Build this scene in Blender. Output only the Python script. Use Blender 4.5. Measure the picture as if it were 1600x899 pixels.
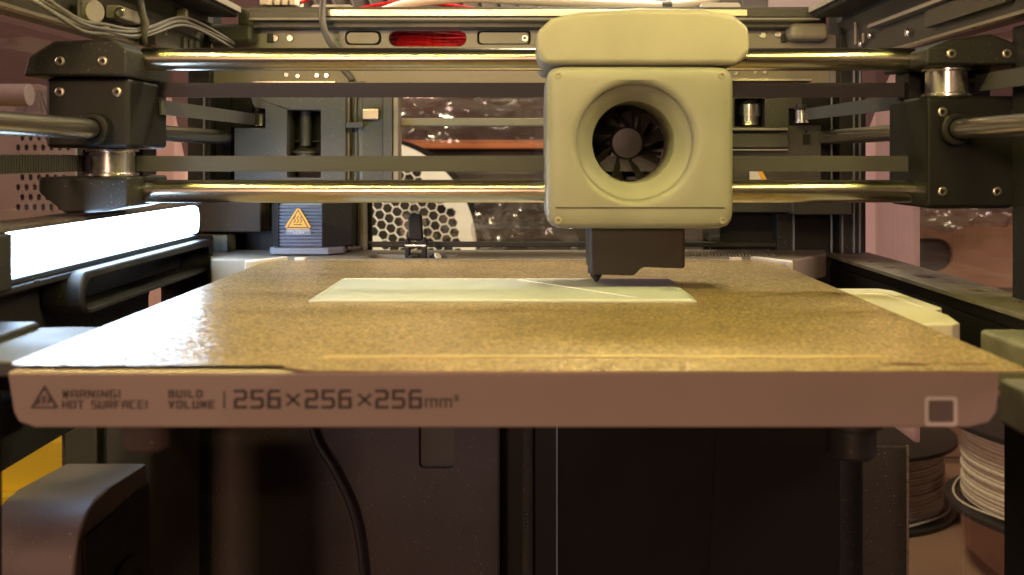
import bpy, bmesh, math, random
from mathutils import Vector, Matrix, noise
random.seed(7)
for o in list(bpy.data.objects): bpy.data.objects.remove(o)
scene = bpy.context.scene
C = scene.collection
MM = 0.001
# All lengths below are millimetres: X right, Y into the printer, Z up, build plate top at Z = 0.
CAMZ, F, VX, VY = 54.0, 1600.0, 820.0, 245.0
def X(px, d): return (px - VX) * d / F          # sideways place of something seen at column px, d mm away
def Z(py, d): return CAMZ + (VY - py) * d / F   # height of something seen at row py, d mm away
R = math.radians

# ------------------------------------------------------------------ camera
cam_d = bpy.data.cameras.new('camera'); cam = bpy.data.objects.new('camera', cam_d); C.objects.link(cam)
cam.location = (0, 0, CAMZ * MM); cam.rotation_euler = (R(90), 0, 0)
cam_d.sensor_width = 36.0; cam_d.lens = 36.0
cam_d.shift_x = -20.0 / 1600; cam_d.shift_y = -204.5 / 1600
cam_d.clip_start = 0.01; cam_d.clip_end = 50
cam_d.dof.use_dof = True; cam_d.dof.focus_distance = 0.50; cam_d.dof.aperture_fstop = 17
scene.camera = cam

# ------------------------------------------------------------------ world, lamps, exposure
world = bpy.data.worlds.new('World'); scene.world = world; world.use_nodes = True
bg = world.node_tree.nodes['Background']; bg.inputs[0].default_value = (1.0, 0.60, 0.50, 1); bg.inputs[1].default_value = 0.03
def area_lamp(name, loc, target, size, power, col):
    l = bpy.data.lights.new(name, 'AREA'); l.energy = power; l.color = col; l.size = size
    o = bpy.data.objects.new(name, l); C.objects.link(o)
    o.location = Vector(loc) * MM
    o.rotation_euler = (Vector(target) * MM - o.location).to_track_quat('-Z', 'Y').to_euler()
    return o
area_lamp('room_lamp', (-300, -1400, 290), (0, 400, -60), 0.16, 12.5, (1.0, 0.59, 0.40))
area_lamp('side_fill_lamp', (1350, 150, 800), (300, 800, -100), 0.4, 14, (1.0, 0.66, 0.60))  # added fill for the right liner board, cardboard box and spools
area_lamp('side_fill_lamp', (-1500, 350, 520), (-300, 700, 0), 0.4, 14, (1.0, 0.64, 0.56))  # added fill that lights the left liner board from outside
area_lamp('spool_fill_lamp', (60, 690, 420), (-100, 960, -20), 0.12, 5.0, (1.0, 0.88, 0.58))  # unseen lamp added to brighten the honeycomb spool and the bags
LED_COL, LED_POW = (1.0, 0.84, 0.235), 720.0
BAR_COL, BAR_POW = (0.52, 0.72, 1.0), 27.0
scene.view_settings.view_transform = 'Standard'; scene.view_settings.look = 'None'
scene.view_settings.exposure = 0.0; scene.view_settings.gamma = 1.0; scene.view_settings.use_curve_mapping = False
scene.render.engine = 'CYCLES'
scene.cycles.use_denoising = True
scene.cycles.max_bounces = 8; scene.cycles.transparent_max_bounces = 12
scene.cycles.sample_clamp_indirect = 4.0
scene.cycles.caustics_reflective = False; scene.cycles.caustics_refractive = False

# ------------------------------------------------------------------ materials
def mat(name, col, rough=0.5, metal=0.0, bump=0.0, bscale=900.0, vary=0.12, vscale=30.0, dust=0.0, dscale=700.0,
        dustcol=(0.45, 0.42, 0.36), coat=0.0, spec=0.5, aniso=None):
    m = bpy.data.materials.new(name); m.use_nodes = True
    nt = m.node_tree; N = nt.nodes; L = nt.links
    b = N['Principled BSDF']
    b.inputs['Roughness'].default_value = rough; b.inputs['Metallic'].default_value = metal
    b.inputs['Specular IOR Level'].default_value = spec
    b.inputs['Coat Weight'].default_value = coat; b.inputs['Coat Roughness'].default_value = 0.07
    tc = N.new('ShaderNodeTexCoord'); vec = tc.outputs['Object']
    if aniso:
        mp = N.new('ShaderNodeMapping'); mp.inputs['Scale'].default_value = aniso
        L.new(vec, mp.inputs[0]); vec = mp.outputs[0]
    n = N.new('ShaderNodeTexNoise'); n.inputs['Scale'].default_value = vscale; n.inputs['Detail'].default_value = 5
    L.new(vec, n.inputs['Vector'])
    ramp = N.new('ShaderNodeMapRange'); ramp.inputs[1].default_value = 0.3; ramp.inputs[2].default_value = 0.7
    ramp.inputs[3].default_value = 1 - vary; ramp.inputs[4].default_value = 1 + vary
    L.new(n.outputs[0], ramp.inputs[0])
    mul = N.new('ShaderNodeMix'); mul.data_type = 'RGBA'; mul.blend_type = 'MULTIPLY'; mul.inputs[0].default_value = 1
    mul.inputs[6].default_value = (*col, 1); L.new(ramp.outputs[0], mul.inputs[7])
    out = mul.outputs[2]
    rr = N.new('ShaderNodeMapRange'); rr.inputs[1].default_value = 0.3; rr.inputs[2].default_value = 0.7
    rr.inputs[3].default_value = max(rough - 0.07, 0.02); rr.inputs[4].default_value = min(rough + 0.09, 1)
    L.new(n.outputs[0], rr.inputs[0])
    if vary > 0: L.new(rr.outputs[0], b.inputs['Roughness'])
    if dust > 0:
        v = N.new('ShaderNodeTexNoise'); v.inputs['Scale'].default_value = dscale; v.inputs['Detail'].default_value = 3
        L.new(tc.outputs['Object'], v.inputs['Vector'])
        t = N.new('ShaderNodeMapRange'); t.inputs[1].default_value = 0.70 - 0.12 * dust; t.inputs[2].default_value = 0.76 - 0.08 * dust
        L.new(v.outputs[0], t.inputs[0])
        mx = N.new('ShaderNodeMix'); mx.data_type = 'RGBA'; L.new(t.outputs[0], mx.inputs[0])
        L.new(out, mx.inputs[6]); mx.inputs[7].default_value = (*dustcol, 1); out = mx.outputs[2]
    L.new(out, b.inputs['Base Color'])
    if bump > 0:
        bn = N.new('ShaderNodeTexNoise'); bn.inputs['Scale'].default_value = bscale; bn.inputs['Detail'].default_value = 2
        L.new(vec, bn.inputs['Vector'])
        bp = N.new('ShaderNodeBump'); bp.inputs['Strength'].default_value = bump; bp.inputs['Distance'].default_value = 0.0003
        L.new(bn.outputs[0], bp.inputs['Height']); L.new(bp.outputs[0], b.inputs['Normal'])
    return m
def emit(name, col, power):
    m = bpy.data.materials.new(name); m.use_nodes = True
    b = m.node_tree.nodes['Principled BSDF']; b.inputs['Base Color'].default_value = (0.8, 0.8, 0.8, 1)
    b.inputs['Emission Color'].default_value = (*col, 1); b.inputs['Emission Strength'].default_value = power
    return m
def clear(name, tint=(0.9, 0.9, 0.9), refl=0.1, rough=0.05, bump=0.0, milk=0.0):
    m = bpy.data.materials.new(name); m.use_nodes = True
    nt = m.node_tree; N = nt.nodes; L = nt.links
    N.remove(N['Principled BSDF']); out = N['Material Output']
    t = N.new('ShaderNodeBsdfTransparent'); t.inputs[0].default_value = (*tint, 1)
    g = N.new('ShaderNodeBsdfGlossy'); g.inputs['Roughness'].default_value = rough; g.inputs[0].default_value = (0.9, 0.9, 0.9, 1)
    fr = N.new('ShaderNodeLayerWeight'); pw = N.new('ShaderNodeMath'); pw.operation = 'POWER'; pw.inputs[1].default_value = 5
    L.new(fr.outputs['Facing'], pw.inputs[0])
    ad = N.new('ShaderNodeMath'); ad.operation = 'MULTIPLY_ADD'; ad.inputs[1].default_value = 0.5; ad.inputs[2].default_value = refl; ad.use_clamp = True
    L.new(pw.outputs[0], ad.inputs[0])
    mx = N.new('ShaderNodeMixShader'); L.new(ad.outputs[0], mx.inputs[0]); L.new(t.outputs[0], mx.inputs[1]); L.new(g.outputs[0], mx.inputs[2])
    if bump:
        tc = N.new('ShaderNodeTexCoord'); n = N.new('ShaderNodeTexNoise'); n.inputs['Scale'].default_value = 60; n.inputs['Detail'].default_value = 4
        L.new(tc.outputs['Object'], n.inputs['Vector'])
        bp = N.new('ShaderNodeBump'); bp.inputs['Strength'].default_value = bump; bp.inputs['Distance'].default_value = 0.004
        L.new(n.outputs[0], bp.inputs['Height']); L.new(bp.outputs[0], g.inputs['Normal'])
    res = mx.outputs[0]
    if milk:
        df = N.new('ShaderNodeBsdfDiffuse'); df.inputs[0].default_value = (0.75, 0.74, 0.70, 1)
        m3 = N.new('ShaderNodeMixShader'); m3.inputs[0].default_value = milk; L.new(res, m3.inputs[1]); L.new(df.outputs[0], m3.inputs[2]); res = m3.outputs[0]
    L.new(res, out.inputs[0])
    return m
def gold_plate():
    m = bpy.data.materials.new('textured_gold_coating'); m.use_nodes = True
    nt = m.node_tree; N = nt.nodes; L = nt.links; b = N['Principled BSDF']
    tc = N.new('ShaderNodeTexCoord')
    v = N.new('ShaderNodeTexVoronoi'); v.inputs['Scale'].default_value = 1200; L.new(tc.outputs['Object'], v.inputs['Vector'])
    n = N.new('ShaderNodeTexNoise'); n.inputs['Scale'].default_value = 950; n.inputs['Detail'].default_value = 3; L.new(tc.outputs['Object'], n.inputs['Vector'])
    big = N.new('ShaderNodeTexNoise'); big.inputs['Scale'].default_value = 22; big.inputs['Detail'].default_value = 4; L.new(tc.outputs['Object'], big.inputs['Vector'])
    cr = N.new('ShaderNodeValToRGB'); e = cr.color_ramp.elements
    e[0].position = 0.25; e[0].color = (0.22, 0.15, 0.075, 1); e[1].position = 0.80; e[1].color = (0.66, 0.50, 0.28, 1)
    L.new(n.outputs[0], cr.inputs[0])
    mr = N.new('ShaderNodeMapRange'); mr.inputs[1].default_value = 0.3; mr.inputs[2].default_value = 0.7; mr.inputs[3].default_value = 0.86; mr.inputs[4].default_value = 1.12
    L.new(big.outputs[0], mr.inputs[0])
    mul = N.new('ShaderNodeMix'); mul.data_type = 'RGBA'; mul.blend_type = 'MULTIPLY'; mul.inputs[0].default_value = 1
    L.new(cr.outputs[0], mul.inputs[6]); L.new(mr.outputs[0], mul.inputs[7]); L.new(mul.outputs[2], b.inputs['Base Color'])
    b.inputs['Metallic'].default_value = 0.55; b.inputs['Roughness'].default_value = 0.34
    b.inputs['Coat Weight'].default_value = 0.35; b.inputs['Coat Roughness'].default_value = 0.26; b.inputs['Coat IOR'].default_value = 1.5
    sp = N.new('ShaderNodeSeparateColor'); L.new(v.outputs['Color'], sp.inputs[0])
    fm = N.new('ShaderNodeMapRange'); fm.inputs[3].default_value = 0.52; fm.inputs[4].default_value = 1.65; L.new(sp.outputs[2], fm.inputs[0])
    m2 = N.new('ShaderNodeMix'); m2.data_type = 'RGBA'; m2.blend_type = 'MULTIPLY'; m2.inputs[0].default_value = 1
    L.new(mul.outputs[2], m2.inputs[6]); L.new(fm.outputs[0], m2.inputs[7]); L.new(m2.outputs[2], b.inputs['Base Color'])
    geo = N.new('ShaderNodeNewGeometry')
    def flaky(amount):
        sub = N.new('ShaderNodeVectorMath'); sub.operation = 'SUBTRACT'; L.new(v.outputs['Color'], sub.inputs[0]); sub.inputs[1].default_value = (0.5, 0.5, 0.5)
        sc = N.new('ShaderNodeVectorMath'); sc.operation = 'SCALE'; sc.inputs['Scale'].default_value = amount; L.new(sub.outputs[0], sc.inputs[0])
        ad = N.new('ShaderNodeVectorMath'); ad.operation = 'ADD'; L.new(geo.outputs['Normal'], ad.inputs[0]); L.new(sc.outputs[0], ad.inputs[1])
        no = N.new('ShaderNodeVectorMath'); no.operation = 'NORMALIZE'; L.new(ad.outputs[0], no.inputs[0]); return no.outputs[0]
    L.new(flaky(0.36), b.inputs['Normal']); L.new(flaky(0.13), b.inputs['Coat Normal'])
    return m
M = {}
M['gold'] = gold_plate()
M['gold_edge'] = mat('smooth_gold_edge', (0.62, 0.50, 0.28), 0.34, 0.4, bump=0.25, bscale=700)
M['black'] = mat('black_plastic', (0.015, 0.015, 0.0145), 0.48, spec=0.35, bump=0.10, bscale=1500, dust=0.06, dscale=1500)
M['blackdust'] = mat('dusty_black_metal', (0.15, 0.14, 0.11), 0.6, bump=0.25, bscale=700, dust=0.5, dscale=600, dustcol=(0.22, 0.20, 0.16), vary=0.4, vscale=60)
M['deep'] = mat('deep_black_plastic', (0.008, 0.008, 0.008), 0.5, spec=0.3)
M['frame'] = mat('black_painted_steel', (0.055, 0.053, 0.046), 0.42, bump=0.08, bscale=1200, dust=0.05, dscale=1400, metal=0.0)
M['header'] = mat('dark_grey_panel', (0.27, 0.25, 0.205), 0.42, bump=0.08, bscale=1500, dust=0.12, dscale=900)
M['grey'] = mat('grey_plastic', (0.072, 0.074, 0.077), 0.55, bump=0.12, bscale=1600, dust=0.1, dscale=1400)
M['steelstrip'] = mat('brushed_steel', (0.50, 0.47, 0.40), 0.30, 0.9, bump=0.2, bscale=500, aniso=(1, 1, 8))
M['rod'] = mat('polished_steel_rod', (0.46, 0.43, 0.36), 0.26, 1.0, coat=0.2, vary=0.0)
M['xrod'] = mat('satin_steel_rod', (0.40, 0.37, 0.30), 0.24, 1.0, coat=0.4, vary=0.0)
M['chrome'] = mat('bright_steel', (0.72, 0.70, 0.66), 0.22, 1.0, bump=0.05, bscale=600)
M['belt'] = mat('grey_rubber_belt', (0.045, 0.045, 0.045), 0.6, bump=0.2, bscale=900, aniso=(0.1, 0.1, 1))
M['white'] = mat('white_plastic', (0.68, 0.66, 0.62), 0.42, vary=0.04)
M['apron'] = mat('pale_grey_plastic', (0.35, 0.285, 0.24), 0.42, vary=0.03, bump=0.03)
M['tab'] = mat('cream_plastic', (0.66, 0.62, 0.54), 0.42, vary=0.04, bump=0.05)
M['ink'] = mat('dark_brown_print', (0.06, 0.044, 0.038), 0.6, vary=0.05)
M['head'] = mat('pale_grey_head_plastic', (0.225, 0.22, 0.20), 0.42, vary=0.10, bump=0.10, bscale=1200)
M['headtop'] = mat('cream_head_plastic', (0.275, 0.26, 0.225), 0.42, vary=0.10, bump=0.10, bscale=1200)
M['hotend'] = mat('dark_brown_silicone', (0.022, 0.016, 0.012), 0.6, vary=0.2)
M['fan'] = mat('black_fan_blade', (0.018, 0.017, 0.015), 0.45)
M['brass'] = mat('brass', (0.5, 0.36, 0.14), 0.3, 1.0)
M['print'] = mat('white_printed_plastic', (0.52, 0.56, 0.64), 0.32, vary=0.04, bump=0.5, bscale=260, aniso=(0.06, 1, 1))
M['printline'] = mat('glossy_printed_line', (0.80, 0.80, 0.80), 0.15, vary=0.02)
M['bluefin'] = mat('anodised_fin', (0.085, 0.105, 0.16), 0.42, 0.25, bump=0.1)
M['orange'] = mat('orange_sticker', (0.85, 0.42, 0.05), 0.45, vary=0.03)
M['stickergrey'] = mat('blue_grey_sticker', (0.20, 0.22, 0.26), 0.45, vary=0.03)
M['stickerline'] = mat('dark_sticker_print', (0.06, 0.045, 0.03), 0.5)
M['stickerwhite'] = mat('white_sticker_print', (0.75, 0.75, 0.75), 0.5)
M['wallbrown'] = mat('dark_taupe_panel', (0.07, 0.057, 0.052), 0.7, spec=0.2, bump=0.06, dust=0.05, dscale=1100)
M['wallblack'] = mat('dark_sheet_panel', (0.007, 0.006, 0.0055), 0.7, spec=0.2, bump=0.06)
M['sidegrey'] = mat('brushed_dark_panel', (0.035, 0.031, 0.028), 0.6, spec=0.3, bump=0.15, bscale=400, aniso=(1, 1, 6), dust=0.02, dscale=1300)
M['fanbox'] = mat('taupe_plastic_box', (0.16, 0.13, 0.12), 0.45, bump=0.06, dust=0.1, dscale=900, vary=0.2, vscale=50)
M['liner'] = mat('white_liner_board', (0.72, 0.64, 0.62), 0.5, vary=0.03)
def translucent(name, col, mixv):
    m = mat(name, col, 0.5, vary=0.03); nt = m.node_tree; N = nt.nodes; L = nt.links
    t = N.new('ShaderNodeBsdfTranslucent'); t.inputs[0].default_value = (*col, 1); mx = N.new('ShaderNodeMixShader'); mx.inputs[0].default_value = mixv
    L.new(N['Principled BSDF'].outputs[0], mx.inputs[1]); L.new(t.outputs[0], mx.inputs[2]); L.new(mx.outputs[0], N['Material Output'].inputs[0]); return m
M['liner'] = translucent('white_liner_board', (0.90, 0.79, 0.75), 0.88)
M['cable'] = mat('grey_cable', (0.14, 0.132, 0.118), 0.42)
M['cableblack'] = mat('black_cable', (0.022, 0.022, 0.022), 0.45)
M['tape'] = mat('black_fabric_tie', (0.10, 0.095, 0.085), 0.6, bump=0.3)
M['red'] = mat('red_filament', (0.55, 0.012, 0.020), 0.25, vary=0.15, vscale=200)
M['tube'] = mat('white_tube', (0.80, 0.78, 0.72), 0.35, vary=0.03)
M['connector'] = mat('ivory_connector', (0.72, 0.66, 0.55), 0.4, vary=0.05)
M['cardboard'] = mat('brown_cardboard', (0.25, 0.145, 0.09), 0.8, bump=0.3, bscale=300, vary=0.15, vscale=18, aniso=(0.3, 1, 3))
M['yellow'] = mat('yellow_plastic', (0.95, 0.80, 0.03), 0.45, vary=0.05)
M['spoolgrey'] = mat('grey_filament', (0.55, 0.51, 0.48), 0.4, vary=0.1, vscale=200)
M['spoolbeige'] = mat('beige_filament', (0.55, 0.49, 0.38), 0.4, vary=0.1, vscale=200)
M['spoolblack'] = mat('black_spool_plastic', (0.020, 0.019, 0.019), 0.4)
M['hexwhite'] = mat('white_spool_plastic', (0.74, 0.72, 0.68), 0.45, vary=0.05)
M['perf'] = mat('mauve_metal_sheet', (0.22, 0.17, 0.18), 0.5, vary=0.08)
M['room'] = mat('mauve_room_wall', (0.085, 0.045, 0.042), 0.8, vary=0.3, vscale=4)
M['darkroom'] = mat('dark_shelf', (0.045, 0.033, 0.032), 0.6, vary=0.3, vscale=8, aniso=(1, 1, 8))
M['table'] = mat('brown_table', (0.13, 0.075, 0.045), 0.6, vary=0.2, vscale=12)
M['orangebox'] = mat('orange_lid', (0.50, 0.17, 0.07), 0.5)
M['taupebox'] = mat('taupe_bin', (0.075, 0.066, 0.062), 0.35, vary=0.3, vscale=20)
M['glass'] = clear('side_glass', (0.93, 0.92, 0.90), 0.05, 0.03)
M['bag'] = clear('clear_plastic_bag', (0.74, 0.72, 0.70), 0.16, 0.26, 0.25, milk=0.03)
M['led'] = emit('led_warm', LED_COL, LED_POW)
M['bar'] = emit('light_bar_diffuser', BAR_COL, BAR_POW)

# ------------------------------------------------------------------ mesh helpers (mm)
def new(): return bmesh.new()
def box(bm, x0, x1, y0, y1, z0, z1):
    v = [bm.verts.new((x, y, z)) for x in (x0, x1) for y in (y0, y1) for z in (z0, z1)]
    for f in ((0, 1, 3, 2), (4, 6, 7, 5), (0, 4, 5, 1), (2, 3, 7, 6), (0, 2, 6, 4), (1, 5, 7, 3)):
        bm.faces.new([v[i] for i in f])
    return bm
def frame_axes(d):
    d = Vector(d).normalized(); a = Vector((0, 0, 1)) if abs(d.z) < 0.9 else Vector((1, 0, 0))
    u = d.cross(a).normalized(); return u, d.cross(u).normalized()
def tube(bm, pts, r, seg=12, cap=True):
    pts = [Vector(p) for p in pts]; rings = []
    for i, p in enumerate(pts):
        t = (pts[min(i + 1, len(pts) - 1)] - pts[max(i - 1, 0)])
        if i == 0: u, w = frame_axes(t)
        else:
            t.normalize(); u = (u - t * u.dot(t)).normalized(); w = t.cross(u)
        rr = r[i] if isinstance(r, (list, tuple)) else r
        rings.append([bm.verts.new(p + (u * math.cos(2 * math.pi * k / seg) + w * math.sin(2 * math.pi * k / seg)) * rr) for k in range(seg)])
    for a, b in zip(rings, rings[1:]):
        for k in range(seg): bm.faces.new((a[k], a[(k + 1) % seg], b[(k + 1) % seg], b[k]))
    if cap:
        bm.faces.new(rings[0][::-1]); bm.faces.new(rings[-1])
    return bm
def cyl(bm, p0, p1, r, seg=24): return tube(bm, [p0, p1], r, seg)
def smooth_path(pts, n=8):
    pts = [Vector(p) for p in pts]; out = []
    for i in range(len(pts) - 1):
        p0 = pts[max(i - 1, 0)]; p1 = pts[i]; p2 = pts[i + 1]; p3 = pts[min(i + 2, len(pts) - 1)]
        for k in range(n):
            t = k / n
            out.append(0.5 * ((2 * p1) + (p2 - p0) * t + (2 * p0 - 5 * p1 + 4 * p2 - p3) * t * t + (3 * p1 - p0 - 3 * p2 + p3) * t ** 3))
    out.append(pts[-1]); return out
def lathe(bm, c, axis, prof, seg=32):            # prof: (distance along axis, radius)
    c = Vector(c); ax = Vector(axis).normalized(); u, w = frame_axes(ax); rings = []
    for a, r in prof:
        rings.append([bm.verts.new(c + ax * a + (u * math.cos(2 * math.pi * k / seg) + w * math.sin(2 * math.pi * k / seg)) * max(r, 0.01)) for k in range(seg)])
    for p, q in zip(rings, rings[1:]):
        for k in range(seg): bm.faces.new((p[k], p[(k + 1) % seg], q[(k + 1) % seg], q[k]))
    bm.faces.new(rings[0][::-1]); bm.faces.new(rings[-1]); return bm
def plate(bm, outer, holes, axis, a0, a1):
    """flat piece with real openings; axis 'y': points are (x, z); 'z': (x, y); 'x': (y, z); thickness a0..a1"""
    put = {'y': lambda p, a: (p[0], a, p[1]), 'z': lambda p, a: (p[0], p[1], a), 'x': lambda p, a: (a, p[0], p[1])}[axis]
    edges = []; loops = []
    for lp in [outer] + list(holes):
        vs = [bm.verts.new(put(p, a0)) for p in lp]; loops.append(vs)
        for i in range(len(vs)): edges.append(bm.edges.new((vs[i], vs[(i + 1) % len(vs)])))
    res = bmesh.ops.triangle_fill(bm, use_beauty=True, use_dissolve=False, edges=edges)
    faces = [g for g in res['geom'] if isinstance(g, bmesh.types.BMFace)]
    mp = {}
    for vs in loops:
        for v in vs:
            co = list(v.co); co['xyz'.index(axis)] = a1; mp[v] = bm.verts.new(co)
    for f in faces: bm.faces.new([mp[v] for v in reversed(f.verts)])
    for vs in loops:
        for i in range(len(vs)):
            a, b = vs[i], vs[(i + 1) % len(vs)]; bm.faces.new((a, b, mp[b], mp[a]))
    bmesh.ops.recalc_face_normals(bm, faces=bm.faces[:])
    return bm
def rrect(x0, x1, z0, z1, r, n=5):
    r = min(r, (x1 - x0) / 2 - 0.01, (z1 - z0) / 2 - 0.01); pts = []
    for cx, cz, a in ((x1 - r, z1 - r, 0), (x0 + r, z1 - r, 90), (x0 + r, z0 + r, 180), (x1 - r, z0 + r, 270)):
        for k in range(n + 1):
            t = R(a + 90 * k / n); pts.append((cx + r * math.cos(t), cz + r * math.sin(t)))
    return pts
def circle(cx, cz, r, n=28): return [(cx + r * math.cos(2 * math.pi * k / n), cz + r * math.sin(2 * math.pi * k / n)) for k in range(n)]
def prow(pts, d): return [(X(a, d), Z(b, d)) for a, b in pts]       # outline seen at distance d

# ------------------------------------------------------------------ object helpers
def obj(name, bm, material, parent=None, bevel=0.0, bseg=2, smooth=35, base=None):
    bmesh.ops.recalc_face_normals(bm, faces=bm.faces[:])
    lo = Vector((1e9,) * 3); hi = -lo
    for v in bm.verts:
        for i in range(3): lo[i] = min(lo[i], v.co[i]); hi[i] = max(hi[i], v.co[i])
    c = Vector(((lo.x + hi.x) / 2, (lo.y + hi.y) / 2, lo.z))
    for v in bm.verts: v.co = (v.co - c) * MM
    me = bpy.data.meshes.new(name); bm.to_mesh(me); bm.free()
    me.materials.append(M[material] if isinstance(material, str) else material)
    o = bpy.data.objects.new(name, me); C.objects.link(o)
    o['_w'] = [c.x, c.y, c.z]
    o.location = c * MM
    if parent is not None:
        o.parent = parent; o.location = (c - Vector(parent['_w'])) * MM
    if smooth:
        for p in me.polygons: p.use_smooth = True
        me.set_sharp_from_angle(angle=R(smooth))
    if bevel > 0:
        b = o.modifiers.new('edge', 'BEVEL'); b.width = bevel * MM; b.segments = bseg; b.limit_method = 'ANGLE'; b.angle_limit = R(30)
        b.harden_normals = True
        for p in me.polygons: p.use_smooth = True
    return o
def tag(o, label, cat, group=None):
    o['label'] = label; o['category'] = cat
    if group: o['group'] = group
    return o
def thing(name, label, cat, base, group=None):
    o = bpy.data.objects.new(name, None); C.objects.link(o); o.empty_display_size = 0.01
    o.location = Vector(base) * MM; o['_w'] = list(base)
    return tag(o, label, cat, group)
def struct(name, bm, material):
    o = obj(name, bm, material); o['kind'] = 'structure'; return o
def screw(parent, c, axis, r, m='chrome', name='screw'):
    bm = new(); lathe(bm, c, axis, [(0, r), (r * 0.35, r), (r * 0.5, r * 0.8), (r * 0.5, r * 0.5), (r * 0.15, r * 0.42)], 16)
    return obj(name, bm, m, parent)

# =================================================================== setting
bm = new(); box(bm, -1500, 1500, -200, 1600, -290, -270); struct('table', bm, 'table')
bm = new(); box(bm, -1600, 1600, 1420, 1440, -270, 900); struct('wall_back', bm, 'room')

# =================================================================== printer frame
fr = thing('printer_frame', 'black steel and plastic frame of the 3D printer around the chamber', 'printer frame', (0, 430, -269))
DB = 600.0   # rear wall distance
# rear top beam with bright steel lip
bm = new(); box(bm, X(378, DB), X(1285, DB), 592, 612, Z(46, DB), Z(14, DB)); obj('rear_beam', bm, 'frame', fr, 0.6)
bm = new(); box(bm, X(512, DB), X(1160, DB), 586, 591.8, Z(27, 590), Z(16, 590)); obj('steel_lip', bm, 'steelstrip', fr, 0.4)
bm = new(); box(bm, X(398, DB), X(511, DB), 587, 591.8, Z(31, 590), Z(19, 590)); obj('lip_end', bm, 'frame', fr, 0.4)
bm = new(); box(bm, X(1161, DB), X(1280, DB), 587, 591.8, Z(28, 590), Z(14, 590)); obj('lip_end', bm, 'frame', fr, 0.4)
bm = new(); box(bm, X(400, DB), X(1270, DB), 584, 585.8, Z(33, 588), Z(29.5, 588)); obj('light_edge', bm, 'header', fr, 0.3)
# header panel with openings
bm = new()
plate(bm, prow([(330, 133), (330, 60), (398, 44), (1225, 44), (1330, 60), (1330, 133)], 604),
      [rrect(X(608, 604), X(729, 604), Z(73, 604), Z(48, 604), 20), rrect(X(540, 604), X(596, 604), Z(71, 604), Z(49, 604), 3),
       rrect(X(746, 604), X(829, 604), Z(70, 604), Z(49, 604), 2)], 'y', 602.5, 606)
obj('header_panel', bm, 'header', fr, 0.5)
for a, b, r in ((543, 593, 3), (749, 826, 2)):
    bm = new(); plate(bm, rrect(X(a, 604), X(b, 604), Z(69, 604), Z(51.5, 604), r), [], 'y', 601.5, 608); obj('slot_cover', bm, 'header', fr, 0.6)
for a, b in ((400, 603), (735, 1250)):
    bm = new(); box(bm, X(a, 600), X(b, 600), 608.2, 609.5, Z(80, 604), Z(44, 604)); obj('panel_backing', bm, 'deep', fr)
bm = new(); box(bm, X(400, 598), X(528, 598), 590, 602.3, Z(131.5, 598), Z(128, 598)); obj('panel_lip', bm, 'steelstrip', fr, 0.3)
bm = new(); box(bm, X(529, 598), X(1115, 598), 594, 602.3, Z(131, 598), Z(129.3, 598)); obj('panel_lip', bm, 'header', fr, 0.3)
bm = new(); box(bm, X(1116, 598), X(1262, 598), 588, 602.3, Z(129, 598), Z(124.5, 598)); obj('panel_lip', bm, 'steelstrip', fr, 0.3)
for px, py in ((430, 60), (453, 60), (820, 60), (1192, 55), (1216, 54), (447, 117), (465, 119), (495, 118), (510, 118), (1150, 114), (1180, 113), (1195, 113)):
    screw(fr, (X(px, 602), 602.4, Z(py, 602)), (0, -1, 0), 2.1 if py < 100 else 1.5)
for a, b in ((418, 428), (1220, 1229)):
    bm = new(); box(bm, X(a, 602), X(b, 602), 600.4, 602.3, Z(67, 602), Z(53, 602)); obj('boss', bm, 'black', fr, 0.5)
bm = new(); box(bm, X(1230, 596), X(1290, 596), 588, 602, Z(64, 596), Z(38, 596)); obj('corner_block', bm, 'header', fr, 3)
bm = new(); box(bm, X(330, 596), X(400, 596), 588, 602, Z(70, 596), Z(40, 596)); obj('corner_block', bm, 'frame', fr, 3)
# corner posts
bm = new(); box(bm, -196.5, -183, 596, 618, -200, 140); obj('corner_post', bm, 'black', fr, 1)
bm = new(); box(bm, 183, 196.5, 596, 618, -200, 140); obj('corner_post', bm, 'black', fr, 1)
for px in (1333, 1342, 1298):
    bm = new(); box(bm, X(px, 595), X(px, 595) + 0.7, 594, 595.9, -2, 110); obj('post_edge', bm, 'stickergrey', fr)
bm = new(); box(bm, X(318, 595), X(318, 595) + 0.7, 594, 595.9, 20, 90); obj('post_edge', bm, 'stickergrey', fr)
for a, b in ((-196, -98), (108, 196)):
    bm = new(); box(bm, a, b, 620, 623, -4, 104); obj('rear_panel', bm, 'deep', fr)
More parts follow.
